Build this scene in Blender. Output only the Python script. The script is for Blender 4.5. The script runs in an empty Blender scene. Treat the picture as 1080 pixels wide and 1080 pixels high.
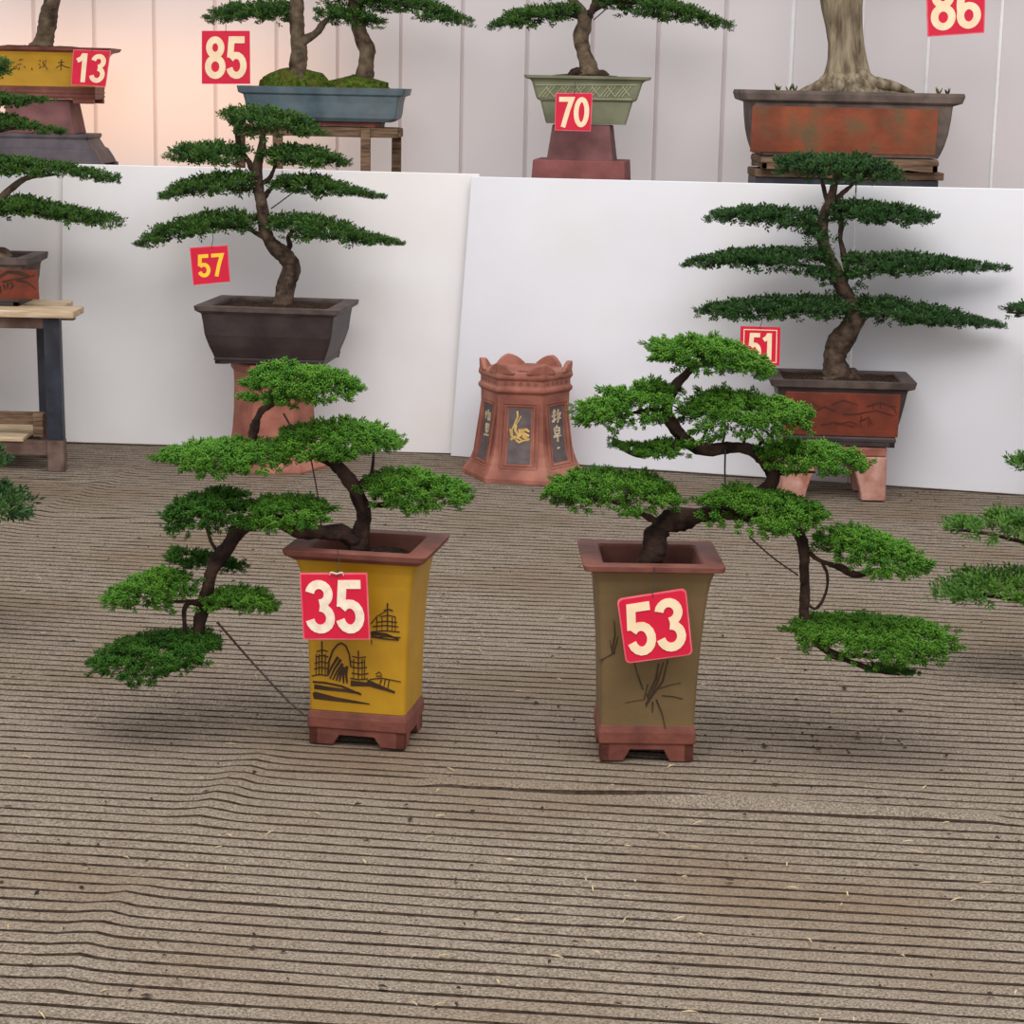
import bpy, math, random
import numpy as np
from mathutils import Vector

SC = bpy.context.scene
COL = SC.collection
PI = math.pi

# ------------------------------------------------------------------ camera
F = 2200.0
CAM = np.array((0.0, 0.0, 1.5))
PITCH = math.radians(11.56)
ROLL = 0.021
_r = np.array((1.0, 0, 0)); _u = np.array((0, math.sin(PITCH), math.cos(PITCH)))
FWD = np.array((0, math.cos(PITCH), -math.sin(PITCH)))
RGT = _r * math.cos(ROLL) + _u * math.sin(ROLL)
UPV = _u * math.cos(ROLL) - _r * math.sin(ROLL)

def ray(px, py):
    return FWD + RGT * ((px - 540) / F) - UPV * ((py - 540) / F)
def W(px, py, Y):                      # point of the vertical plane y = Y seen at a photo position
    d = ray(px, py); return CAM + d * (Y / d[1])
def G(px, py):                         # point of the floor seen at a photo position
    d = ray(px, py); return CAM + d * (-CAM[2] / d[2])
def mpp(p):                            # metres per photo pixel at a point
    return float(np.dot(np.asarray(p) - CAM, FWD)) / F

cam = bpy.data.cameras.new('camera'); camo = bpy.data.objects.new('camera', cam); COL.objects.link(camo)
cam.sensor_width = 36; cam.lens = 36 * F / 1080; cam.clip_end = 100
from mathutils import Matrix
camo.matrix_world = Matrix(((RGT[0], UPV[0], -FWD[0], CAM[0]), (RGT[1], UPV[1], -FWD[1], CAM[1]), (RGT[2], UPV[2], -FWD[2], CAM[2]), (0, 0, 0, 1)))
SC.camera = camo

# ------------------------------------------------------------------ materials
def lin(c):
    return tuple(((v / 255) / 12.92 if v / 255 <= 0.04045 else ((v / 255 + 0.055) / 1.055) ** 2.4) for v in c)

def mat(name, c1, c2=None, scale=8, rough=0.7, bump=0.0, bscale=60, spec=0.3, c3=None, scale3=2.0, amt3=0.5, stretch=None, metallic=0, detail=6):
    m = bpy.data.materials.new(name); m.use_nodes = True
    nt = m.node_tree; N = nt.nodes; L = nt.links
    b = N['Principled BSDF']; b.inputs['Roughness'].default_value = rough
    b.inputs['Specular IOR Level'].default_value = spec; b.inputs['Metallic'].default_value = metallic
    tc = N.new('ShaderNodeTexCoord'); mp = N.new('ShaderNodeMapping'); L.new(tc.outputs['Object'], mp.inputs['Vector'])
    if stretch: mp.inputs['Scale'].default_value = stretch
    if c2 is None:
        c2 = tuple(max(0, v * 0.85) for v in c1)
    nz = N.new('ShaderNodeTexNoise'); nz.inputs['Scale'].default_value = scale; nz.inputs['Detail'].default_value = detail
    L.new(mp.outputs['Vector'], nz.inputs['Vector'])
    rp = N.new('ShaderNodeValToRGB'); rp.color_ramp.elements[0].position = 0.35; rp.color_ramp.elements[1].position = 0.65
    rp.color_ramp.elements[0].color = (*lin(c2), 1); rp.color_ramp.elements[1].color = (*lin(c1), 1)
    L.new(nz.outputs['Fac'], rp.inputs['Fac'])
    out = rp.outputs['Color']
    if c3 is not None:
        n3 = N.new('ShaderNodeTexNoise'); n3.inputs['Scale'].default_value = scale3; n3.inputs['Detail'].default_value = 5
        L.new(mp.outputs['Vector'], n3.inputs['Vector'])
        r3 = N.new('ShaderNodeValToRGB'); r3.color_ramp.elements[0].position = 0.48; r3.color_ramp.elements[1].position = 0.7
        r3.color_ramp.elements[0].color = (0, 0, 0, 1); r3.color_ramp.elements[1].color = (amt3,) * 3 + (1,)
        L.new(n3.outputs['Fac'], r3.inputs['Fac'])
        mx = N.new('ShaderNodeMixRGB'); L.new(r3.outputs['Color'], mx.inputs['Fac']); L.new(out, mx.inputs['Color1'])
        mx.inputs['Color2'].default_value = (*lin(c3), 1); out = mx.outputs['Color']
    L.new(out, b.inputs['Base Color'])
    if bump:
        nb = N.new('ShaderNodeTexNoise'); nb.inputs['Scale'].default_value = bscale; nb.inputs['Detail'].default_value = 6
        L.new(mp.outputs['Vector'], nb.inputs['Vector'])
        bp = N.new('ShaderNodeBump'); bp.inputs['Strength'].default_value = bump; bp.inputs['Distance'].default_value = 0.01
        L.new(nb.outputs['Fac'], bp.inputs['Height']); L.new(bp.outputs['Normal'], b.inputs['Normal'])
    return m

def leaf_mat(name, rough=0.55, trans=0.3):
    m = bpy.data.materials.new(name); m.use_nodes = True
    nt = m.node_tree; N = nt.nodes; L = nt.links
    b = N['Principled BSDF']; b.inputs['Roughness'].default_value = rough; b.inputs['Specular IOR Level'].default_value = 0.25
    at = N.new('ShaderNodeAttribute'); at.attribute_name = 'tint'
    L.new(at.outputs['Color'], b.inputs['Base Color'])
    tr = N.new('ShaderNodeBsdfTranslucent'); L.new(at.outputs['Color'], tr.inputs['Color'])
    mx = N.new('ShaderNodeMixShader'); mx.inputs['Fac'].default_value = trans
    L.new(b.outputs['BSDF'], mx.inputs[1]); L.new(tr.outputs['BSDF'], mx.inputs[2])
    L.new(mx.outputs['Shader'], N['Material Output'].inputs['Surface'])
    return m

M = {}
M['juniper'] = leaf_mat('juniper_scales', 0.55, 0.3)
M['leaf'] = leaf_mat('small_leaves', 0.5, 0.2)
M['bark_dark'] = mat('dark_bark', (74, 54, 45), (34, 25, 22), 25, 0.9, 0.9, 60, 0.2)
M['bark_grey'] = mat('grey_brown_bark', (112, 94, 76), (56, 44, 36), 22, 0.9, 0.7, 50, 0.2, c3=(104, 98, 74), scale3=9, amt3=0.3)
M['bark_mid'] = mat('brown_bark', (98, 80, 66), (44, 34, 29), 24, 0.9, 0.9, 55, 0.2)
M['bark_pale'] = mat('pale_fluted_bark', (150, 136, 112), (92, 78, 62), 16, 0.9, 1.0, 30, 0.2, stretch=(2.5, 2.5, 0.5))
M['green_light'] = mat('sage_green_raised', (158, 160, 128), (140, 142, 110), 9, 0.6, 0.15, 50, 0.3)
M['ink_red'] = mat('dark_red_brown_line', (88, 44, 34), (72, 36, 30), 20, 0.6)
M['soil'] = mat('dark_soil', (72, 54, 42), (34, 25, 20), 90, 1.0, 1.0, 120, 0.1)
M['moss'] = mat('moss', (90, 106, 36), (44, 58, 20), 60, 1.0, 1.0, 150, 0.1, c3=(96, 84, 36), scale3=12, amt3=0.6)
M['yellow'] = mat('ochre_glaze', (188, 142, 30), (168, 124, 24), 6, 0.42, 0.05, 40, 0.4, c3=(140, 104, 34), scale3=7, amt3=0.35)
M['clay_brown'] = mat('red_brown_clay', (122, 70, 58), (92, 50, 42), 14, 0.6, 0.2, 60, 0.3)
M['clay_rim'] = mat('brick_clay_rim', (126, 76, 64), (96, 55, 46), 12, 0.6, 0.2, 60, 0.3)
M['olive'] = mat('olive_clay', (120, 98, 66), (106, 86, 56), 7, 0.65, 0.1, 60, 0.25)
M['ink'] = mat('dark_brown_paint', (66, 44, 26), (50, 32, 20), 20, 0.6)
M['ink_olive'] = mat('incised_grass_lines', (70, 54, 38), (56, 42, 30), 20, 0.7)
M['dark_pot'] = mat('dark_brown_clay', (56, 44, 43), (42, 32, 32), 7, 0.5, 0.15, 50, 0.35, c3=(88, 76, 74), scale3=9, amt3=0.25)
M['pot_rim'] = mat('grey_brown_rim', (92, 78, 73), (66, 55, 52), 16, 0.6, 0.2, 60, 0.3)
M['red_panel'] = mat('red_brown_panel', (126, 58, 40), (94, 44, 32), 8, 0.55, 0.15, 50, 0.3, c3=(76, 40, 32), scale3=11, amt3=0.6)
M['orange_panel'] = mat('mottled_orange_panel', (142, 76, 50), (114, 62, 44), 8, 0.7, 0.3, 40, 0.2, c3=(98, 84, 60), scale3=9, amt3=0.9)
M['weathered'] = mat('weathered_grey_clay', (108, 93, 85), (74, 62, 57), 10, 0.75, 0.3, 50, 0.25)
M['blue'] = mat('slate_blue_glaze', (82, 99, 107), (58, 73, 81), 9, 0.5, 0.15, 40, 0.35, c3=(130, 130, 126), scale3=6, amt3=0.3)
M['green'] = mat('sage_green_clay', (128, 129, 104), (108, 110, 86), 9, 0.6, 0.15, 50, 0.3)
M['terracotta'] = mat('terracotta', (160, 100, 84), (124, 74, 62), 9, 0.65, 0.25, 60, 0.25, c3=(184, 132, 112), scale3=5, amt3=0.5)
M['pale_terra'] = mat('pale_chipped_terracotta', (198, 154, 140), (166, 116, 102), 12, 0.7, 0.25, 60, 0.25, c3=(150, 84, 64), scale3=14, amt3=0.8)
M['purple_clay'] = mat('dull_purple_clay', (128, 86, 84), (102, 66, 66), 10, 0.7, 0.2, 60, 0.25)
M['red_base'] = mat('dusky_red_clay', (140, 84, 80), (114, 66, 64), 10, 0.7, 0.2, 60, 0.25)
M['grey_stand'] = mat('dark_grey_clay', (92, 84, 88), (68, 60, 66), 10, 0.6, 0.2, 60, 0.3)
M['slate'] = mat('slate_panel', (104, 92, 92), (82, 72, 74), 20, 0.7, 0.1)
M['gold'] = mat('faded_gold_paint', (214, 178, 104), (184, 146, 80), 30, 0.6)
M['pale_paint'] = mat('faded_cream_paint', (206, 190, 160), (176, 156, 124), 30, 0.7)
M['sign_red'] = mat('sign_red', (210, 26, 60), (200, 22, 54), 8, 0.5, spec=0.3)
M['sign_edge'] = mat('sign_pink_edge', (226, 110, 120), (216, 84, 98), 20, 0.55)
M['cream'] = mat('cream_digit', (246, 222, 186), (236, 206, 168), 20, 0.6)
M['cream_worn'] = mat('worn_cream_digit', (246, 228, 204), (228, 206, 184), 60, 0.6)
M['digit_yellow'] = mat('yellow_digit', (248, 204, 60), (240, 186, 50), 20, 0.55)
M['wire'] = mat('thin_wire', (70, 58, 50), (48, 40, 36), 20, 0.6)
M['white_wire'] = mat('pale_string', (226, 214, 200), None, 20, 0.7)
M['old_wood'] = mat('weathered_wood', (130, 104, 82), (78, 60, 48), 14, 0.85, 0.5, 40, 0.2, stretch=(0.6, 3, 5))
M['pale_wood'] = mat('pale_plank_wood', (206, 184, 154), (176, 150, 120), 14, 0.8, 0.3, 40, 0.2, stretch=(0.6, 3, 5))
M['steel'] = mat('dark_painted_steel', (46, 50, 64), (30, 31, 40), 12, 0.5, 0.2, 40, 0.4, c3=(74, 60, 54), scale3=6, amt3=0.5)
M['steel_rust'] = mat('dusty_brown_steel', (120, 98, 88), (86, 66, 58), 14, 0.8, 0.3, 50, 0.2)
M['board'] = mat('white_painted_board', (229, 228, 233), (223, 221, 226), 1.6, 0.38, 0.03, 5, 0.35, c3=(216, 206, 190), scale3=0.9, amt3=0.5)
M['board2'] = mat('warm_white_board', (238, 234, 235), (231, 227, 227), 1.8, 0.45, 0.03, 5, 0.3, c3=(226, 215, 200), scale3=1.1, amt3=0.55)
M['litter'] = mat('dry_litter', (58, 46, 34), (34, 28, 22), 40, 0.9)
M['straw'] = mat('pale_straw', (204, 184, 146), (172, 150, 112), 40, 0.8)
M['shelf'] = mat('shelf_wood', (150, 130, 112), (120, 100, 84), 6, 0.85)

# ------------------------------------------------------------------ mesh helpers
def link_mesh(name, verts, faces, material, parent=None, smooth=False, org=None, midx=None):
    v = np.asarray(verts, dtype=float)
    if org is not None: v = v - np.asarray(org)
    me = bpy.data.meshes.new(name)
    me.from_pydata(v.tolist(), [], faces)
    mats = material if isinstance(material, (list, tuple)) else [material]
    for m in mats: me.materials.append(m)
    if midx is not None: me.polygons.foreach_set('material_index', midx)
    if smooth: me.polygons.foreach_set('use_smooth', [True] * len(me.polygons))
    me.update()
    o = bpy.data.objects.new(name, me); COL.objects.link(o)
    if parent is not None: o.parent = parent
    return o

def thing(name, label, cat, loc, group=None):
    o = bpy.data.objects.new(name, None); COL.objects.link(o); o.location = tuple(loc); o.empty_display_size = 0.05
    o['label'] = label; o['category'] = cat
    if group: o['group'] = group
    return o
def tag(o, label, cat, group=None, kind=None):
    o['label'] = label; o['category'] = cat
    if group: o['group'] = group
    if kind: o['kind'] = kind
    return o

class MB:
    def __init__(s): s.v = []; s.f = []
    def add(s, v, f):
        n = len(s.v); s.v += [tuple(float(c) for c in q) for q in v]; s.f += [tuple(i + n for i in q) for q in f]; return s
    def box(s, c, h, yaw=0, top=None):            # centre, half sizes; top = scale of the upper face
        cx, cy, cz = c; hx, hy, hz = h; ca, sa = math.cos(yaw), math.sin(yaw); t = top or 1
        vs = []
        for z, k in ((-hz, 1), (hz, t)):
            for x, y in ((-hx, -hy), (hx, -hy), (hx, hy), (-hx, hy)):
                x *= k; y *= k; vs.append((cx + x * ca - y * sa, cy + x * sa + y * ca, cz + z))
        return s.add(vs, [(3, 2, 1, 0), (4, 5, 6, 7), (0, 1, 5, 4), (1, 2, 6, 5), (2, 3, 7, 6), (3, 0, 4, 7)])
    def loft(s, rings, cap0=True, cap1=True):
        n = len(rings[0]); vs = [p for r in rings for p in r]; fs = []
        for i in range(len(rings) - 1):
            for j in range(n):
                k = (j + 1) % n
                fs.append((i * n + j, i * n + k, (i + 1) * n + k, (i + 1) * n + j))
        if cap0: fs.append(tuple(reversed(range(n))))
        if cap1: fs.append(tuple(range((len(rings) - 1) * n, len(rings) * n)))
        return s.add(vs, fs)
    def obj(s, name, m, parent=None, org=None, smooth=False, bevel=0):
        o = link_mesh(name, s.v, s.f, m, parent, smooth, org)
        if bevel:
            b = o.modifiers.new('bevel', 'BEVEL'); b.width = bevel; b.segments = 2; b.limit_method = 'ANGLE'; b.angle_limit = 0.6
        return o

def rrect(hx, hy, r, z, yaw=0, c=(0, 0), n=4):
    r = min(r, hx * 0.95, hy * 0.95); out = []
    for k, (sx, sy) in enumerate(((1, 1), (-1, 1), (-1, -1), (1, -1))):
        for i in range(n + 1):
            a = (k + i / n) * PI / 2
            x = sx * (hx - r) + r * math.cos(a); y = sy * (hy - r) + r * math.sin(a)
            out.append((c[0] + x * math.cos(yaw) - y * math.sin(yaw), c[1] + x * math.sin(yaw) + y * math.cos(yaw), z))
    return out

def crom(P, n=6):
    P = np.asarray(P, float); Q = np.vstack([2 * P[0] - P[1], P, 2 * P[-1] - P[-2]]); out = []
    for i in range(1, len(Q) - 2):
        for t in np.linspace(0, 1, n, endpoint=False):
            a, b, c, d = Q[i - 1], Q[i], Q[i + 1], Q[i + 2]
            out.append(0.5 * (2 * b + (c - a) * t + (2 * a - 5 * b + 4 * c - d) * t * t + (3 * b - a - 3 * c + d) * t ** 3))
    out.append(P[-1]); return np.array(out)

def tube(mb, pts, radii, nseg=9, sub=5, noise=0.12, seed=0):
    rs = np.random.RandomState(seed)
    P = crom(pts, sub); R = np.interp(np.linspace(0, 1, len(P)), np.linspace(0, 1, len(radii)), radii)
    T = np.gradient(P, axis=0); T /= np.linalg.norm(T, axis=1)[:, None] + 1e-9
    ref = np.array((0.31, 0.9, 0.2)); rings = []
    ph = rs.rand(6) * 6.28
    for i in range(len(P)):
        a = np.cross(T[i], ref); a /= np.linalg.norm(a) + 1e-9; b = np.cross(T[i], a); ring = []
        for j in range(nseg):
            th = 2 * PI * j / nseg
            k = 1 + noise * (math.sin(3 * th + ph[0] + i * .35) * .6 + math.sin(2 * th + ph[1] - i * .5) * .5 + (rs.rand() - .5) * .9)
            ring.append(P[i] + (a * math.cos(th) + b * math.sin(th)) * R[i] * k)
        rings.append(ring)
    return mb.loft(rings)

_RC = [0]
def ribbon(mb, pts, w, fn, closed=False, taper=(1, 1)):
    """flat stroke: 2D points + width, placed by fn(u, v, layer) -> 3D; a thin solid"""
    P = np.asarray(pts, float)
    d = np.gradient(P, axis=0) if len(P) > 2 else np.array([P[1] - P[0]] * 2)
    if closed: d = np.roll(P, -1, 0) - np.roll(P, 1, 0)
    if len(P) > 2 and not closed:               # mitred joins
        seg = np.diff(P, axis=0); seg /= np.linalg.norm(seg, axis=1)[:, None] + 1e-12
        nn = []
        for i in range(len(P)):
            if i == 0: t = seg[0]; k = 1
            elif i == len(P) - 1: t = seg[-1]; k = 1
            else:
                t = seg[i - 1] + seg[i]; t = t / (np.linalg.norm(t) + 1e-9); k = 1 / max(0.5, float(np.dot(t, seg[i])))
            nn.append(np.array((-t[1], t[0])) * k)
        nrm = np.array(nn)
    else:
        d = d / (np.linalg.norm(d, axis=1)[:, None] + 1e-12); nrm = np.stack([-d[:, 1], d[:, 0]], 1)
    ww = np.linspace(taper[0], taper[1], len(P))[:, None] * w / 2
    A = P + nrm * ww; B = P - nrm * ww; rings = []
    _RC[0] += 1; ek = 0.00012 * (_RC[0] % 6); f0 = fn
    def fn(u, v, l):
        return f0(u, v, 0, ek) if l == 0 else f0(u, v, 1)
    for a, b in zip(A, B):
        rings.append([fn(a[0], a[1], 0), fn(b[0], b[1], 0), fn(b[0], b[1], 1), fn(a[0], a[1], 1)])
    if closed: rings.append(rings[0])
    return mb.loft(rings, not closed, not closed)

# ------------------------------------------------------------------ foliage
def rot_to(dirs, rs):
    d = dirs / (np.linalg.norm(dirs, axis=1)[:, None] + 1e-9)
    ref = np.where(np.abs(d[:, 2:3]) > 0.9, np.array([[1., 0, 0]]), np.array([[0., 0, 1]]))
    a = np.cross(ref, d); a /= np.linalg.norm(a, axis=1)[:, None] + 1e-9; b = np.cross(d, a)
    th = rs.rand(len(d)) * 6.28; c, s = np.cos(th)[:, None], np.sin(th)[:, None]
    return np.stack([a * c + b * s, -a * s + b * c, d], axis=2)

def inst_mesh(name, tv, tf, tcol, pos, dirs, scl, colA, colB, material, parent, org, rs):
    """one pad of foliage: sprigs merged into a single mesh (tv template verts, axis +Z; tcol 0 old growth, darkened for inner shade .. 1 young growth)"""
    N = len(pos); n = len(tv); R = rot_to(dirs, rs)
    V = np.einsum('nij,kj->nki', R, tv) * scl[:, None, None] + pos[:, None, :] - np.asarray(org)
    Fc = (np.asarray(tf)[None] + (np.arange(N) * n)[:, None, None]).reshape(-1, 3)
    me = bpy.data.meshes.new(name); me.vertices.add(N * n); me.vertices.foreach_set('co', V.reshape(-1))
    me.loops.add(len(Fc) * 3); me.loops.foreach_set('vertex_index', Fc.reshape(-1).astype(np.int32))
    me.polygons.add(len(Fc)); me.polygons.foreach_set('loop_start', np.arange(0, len(Fc) * 3, 3, dtype=np.int32))
    at = me.color_attributes.new('tint', 'FLOAT_COLOR', 'POINT')
    k = tcol[None, :, None]
    C = colA[:, None, :] * (1 - k) + colB[:, None, :] * k
    at.data.foreach_set('color', np.concatenate([C, np.ones((N, n, 1))], 2).reshape(-1).astype(np.float32))
    me.materials.append(material); me.update(calc_edges=True); me.validate()
    o = bpy.data.objects.new(name, me); COL.objects.link(o)
    if parent is not None: o.parent = parent
    return o

def juniper_template(seed=1):
    rs = np.random.RandomState(seed); V = []; T = []; C = []
    def spindle(p, d, L, r, c0, c1):
        d = d / np.linalg.norm(d); a = np.cross(d, (0.3, 0.8, 0.5)); a /= np.linalg.norm(a); b = np.cross(d, a); n = len(V)
        V.append(p); C.append(c0)
        for j in range(3):
            th = j * 2.094; V.append(p + d * L * 0.55 + (a * math.cos(th) + b * math.sin(th)) * r); C.append(c0 * .5 + c1 * .5)
        V.append(p + d * L); C.append(c1)
        for j in range(3):
            k = (j + 1) % 3; T.append((n, n + 1 + k, n + 1 + j)); T.append((n + 4, n + 1 + j, n + 1 + k))
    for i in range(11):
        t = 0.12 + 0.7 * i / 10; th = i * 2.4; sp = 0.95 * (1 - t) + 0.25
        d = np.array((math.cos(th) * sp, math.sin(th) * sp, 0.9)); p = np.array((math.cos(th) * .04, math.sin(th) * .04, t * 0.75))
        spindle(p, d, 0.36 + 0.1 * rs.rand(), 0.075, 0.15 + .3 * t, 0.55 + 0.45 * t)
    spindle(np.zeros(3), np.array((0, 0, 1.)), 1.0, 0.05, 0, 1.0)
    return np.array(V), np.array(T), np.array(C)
def leaf_template(n=8, Lf=0.5, wf=0.14, seed=2):
    rs = np.random.RandomState(seed); V = []; T = []; C = []
    for i in range(n):
        t = 0.08 + 0.8 * i / (n - 1); th = i * 2.4 + rs.rand() * .5
        o = np.array((math.cos(th), math.sin(th), 0)); d = o * (0.75 - .35 * t) + np.array((0, 0, .55)); d /= np.linalg.norm(d)
        s = np.cross(d, o + np.array((0, 0, 1e-3))); s /= np.linalg.norm(s); up = np.cross(s, d)
        p = np.array((0, 0, t)) + o * .03; L = Lf * (0.8 + .4 * rs.rand()); k = len(V)
        V += [p, p + d * L * .5 + s * wf + up * .05, p + d * L * .5 - up * .02, p + d * L * .5 - s * wf + up * .05, p + d * L]
        C += [.3, .5, .45, .5, .6 + .4 * t]
        T += [(k, k + 2, k + 1), (k, k + 3, k + 2), (k + 1, k + 2, k + 4), (k + 2, k + 3, k + 4)]
    k = len(V)
    V += [np.array((.02, 0, 0)), np.array((-.01, .017, 0)), np.array((-.01, -.017, 0)), np.array((0, 0, 1.))]; C += [0, 0, 0, .2]
    T += [(k, k + 1, k + 3), (k + 1, k + 2, k + 3), (k + 2, k, k + 3)]
    return np.array(V), np.array(T), np.array(C)
JT = juniper_template(); LT = leaf_template(); LT2 = leaf_template(9, 0.62, 0.10, 5)

PAL = {'jun': ((13, 46, 10), (26, 70, 16), (124, 178, 56), (84, 144, 42)),  # shade within the pads is put into the old-growth tones; young tips lighter
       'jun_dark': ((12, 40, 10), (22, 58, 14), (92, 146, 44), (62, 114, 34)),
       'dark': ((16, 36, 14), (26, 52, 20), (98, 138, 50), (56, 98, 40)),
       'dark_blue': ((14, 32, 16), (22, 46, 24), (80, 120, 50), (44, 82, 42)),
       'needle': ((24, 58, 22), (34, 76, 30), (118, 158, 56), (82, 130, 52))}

def pad(name, prof, Y, depth, kind, root, seed, dens=1.0, size=None, label=None, lumps=True, pal=None):
    """prof: [(px, ytop, ybot) ...] as seen in the photo at distance Y; depth: half depth in metres"""
    rs = np.random.RandomState(seed)
    prof = sorted(prof); X = np.array([p[0] for p in prof], float); T = np.array([p[1] for p in prof], float); B = np.array([p[2] for p in prof], float)
    x0, x1 = X[0], X[-1]; pc = W((x0 + x1) / 2, float(np.mean(T + B)) / 2, Y); m = mpp(pc)
    sin_t = -ray((x0 + x1) / 2, float(np.mean(T + B)) / 2)[2]
    wid = (x1 - x0) * m; area = PI * wid / 2 * depth
    if kind == 'jun':
        size = size or 0.027; cl = 0.0245; per = 9; tv, tf, tc = JT; inset = size * 0.5
    elif kind == 'needle':
        size = size or 0.042; cl = 0.034; per = 7; tv, tf, tc = LT2; inset = size * 0.6
    else:
        size = size or 0.029; cl = 0.030; per = 7; tv, tf, tc = LT; inset = size * 0.7
    nc = max(8, int(area / cl ** 2 * dens))
    def sample(n, bottom):
        u = rs.rand(n * 3) * 2 - 1; v = rs.rand(n * 3) * 2 - 1
        k = u * u + v * v < 1.0; u, v = u[k][:n], v[k][:n]; n = len(u)
        # stretch u so that profile ends carry foliage also where pad is pointed
        px = (x0 + x1) / 2 + u * (x1 - x0) / 2 * (1 - inset / wid * 1.2)
        top = np.interp(px, X, T); bot = np.interp(px, X, B); H0 = (bot - top) / 2 * m; H = np.maximum(H0 - size * (0.34 if kind == 'jun' else 0.22), 0.004)
        cy = (top + bot) / 2
        dd = depth * np.sqrt(np.maximum(0, 1 - u * u))
        dd = np.minimum(dd, np.maximum(H * 3.2, .02)) if kind != 'jun' else dd
        vv = v / np.sqrt(np.maximum(1e-4, 1 - u * u)); vv = np.clip(vv, -1, 1)
        zb = np.minimum(-H + dd * sin_t * 0.9, 0.0)
        Th = np.maximum(H - zb - 0.3 * dd * sin_t, 0.5 * H)
        dome = np.sqrt(np.maximum(0, 1 - vv * vv)) * Th
        z = np.where(bottom, zb + dome * 0.35 * rs.rand(n), zb + dome * (1 - 0.25 * rs.rand(n) ** 2))
        pts = np.stack([W(a, b, Y) for a, b in zip(px, cy)]); pts[:, 1] += vv * dd; pts[:, 2] += z
        if lumps: pts[:, 2] += (np.sin(pts[:, 0] * 55 + seed) * np.cos(pts[:, 1] * 47 + seed * 2)) * Th * 0.10
        # keep x where the perspective of depth moves it
        nrm = np.stack([u * 0.9, vv * 0.9, np.where(bottom, -0.1, 0.75) + 0 * u], 1)
        return pts, nrm, np.clip(H0 / (size * 1.1), 0.62, 1.0)
    P = []; D = []; S = []; K = []
    for bottom, frac in ((False, 1.25), (True, 0.36)):
        c, nr, hs_ = sample(int(nc * frac), bottom)
        for i in range(len(c)):
            k = per if not bottom else max(3, per // 2)
            off = rs.randn(k, 3) * np.array((0.5, 0.5, 0.14)) * cl * hs_[i]
            dr = nr[i] + off / cl * 1.1 + rs.randn(k, 3) * 0.25
            if kind != 'jun': dr = dr + np.array((0, 0, 0.45 if not bottom else 0.25))
            P.append(c[i] + off - dr / (np.linalg.norm(dr, axis=1)[:, None]) * size * 0.3); D.append(dr)
            S.append(size * hs_[i] * (0.65 + 0.5 * rs.rand(k))); K.append(np.clip(rs.rand() * .7 + rs.rand(k) * .3, 0, 1))
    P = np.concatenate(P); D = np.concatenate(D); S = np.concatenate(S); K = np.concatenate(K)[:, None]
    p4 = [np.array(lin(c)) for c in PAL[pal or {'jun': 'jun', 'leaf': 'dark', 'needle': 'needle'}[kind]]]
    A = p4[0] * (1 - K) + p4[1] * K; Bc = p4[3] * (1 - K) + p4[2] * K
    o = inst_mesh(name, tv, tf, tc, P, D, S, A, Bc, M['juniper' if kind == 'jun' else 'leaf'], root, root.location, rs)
    if label: o['label'] = label
    return o

def branch(name, pts, radii, root, m='bark_dark', seed=0, label=None, noise=.15, nseg=10):
    """pts: [(px, py, Y) ...]; radii in photo pixels"""
    if m == 'bark_dark' and noise > .1: noise = .3; radii = [r * .87 for r in radii]
    w = [W(*p) for p in pts]; k = mpp(w[0]); mb = MB(); tube(mb, w, [r * k for r in radii], nseg, 6, noise, seed)
    o = mb.obj(name, M[m], root, root.location, smooth=True)
    if label: o['label'] = label
    return o

def twigs(name, prof, Y, root, m='bark_dark', frm=None, r=2.2, seed=0):
    """a branch that carries a pad: from frm (px,py,Y) along the pad's middle, with side twigs"""
    rs = np.random.RandomState(seed); prof = sorted(prof)
    mid = [(p[0], p[1] * .35 + p[2] * .65, Y) for p in prof]
    fx = frm[0] if frm else mid[0][0]
    if abs(mid[0][0] - fx) > abs(mid[-1][0] - fx): mid = mid[::-1]
    if prof[0][0] < fx < prof[-1][0] and frm:      # fed from below its middle
        line = [frm, ((prof[0][0] + prof[-1][0]) / 2 * .3 + fx * .7, np.mean([q[1] for q in mid]), Y)]
    else:
        line = ([frm] if frm else []) + mid[:max(2, len(mid) - 1)]
    w = [W(*p) for p in line]; k = mpp(w[0]); mb = MB(); tube(mb, w, [r * k, r * k * .45], 7, 5, .15, seed)
    tips = [W(*p) for p in mid]
    for i in range(6):
        a = w[-1] * (1 - .5 * rs.rand()) + w[0] * 0; a = w[-1] if rs.rand() < .6 else w[len(w) // 2]
        t = tips[rs.randint(len(tips))]
        b = a * .35 + t * .65 + np.array((0, (rs.rand() - .5) * .12, 0))
        tube(mb, [a, (a + b) / 2 + np.array((0, 0, -.006)), b], [r * k * .45, r * k * .18], 5, 3, .1, seed + i)
    return mb.obj(name, M[m], root, root.location, smooth=True)

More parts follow.
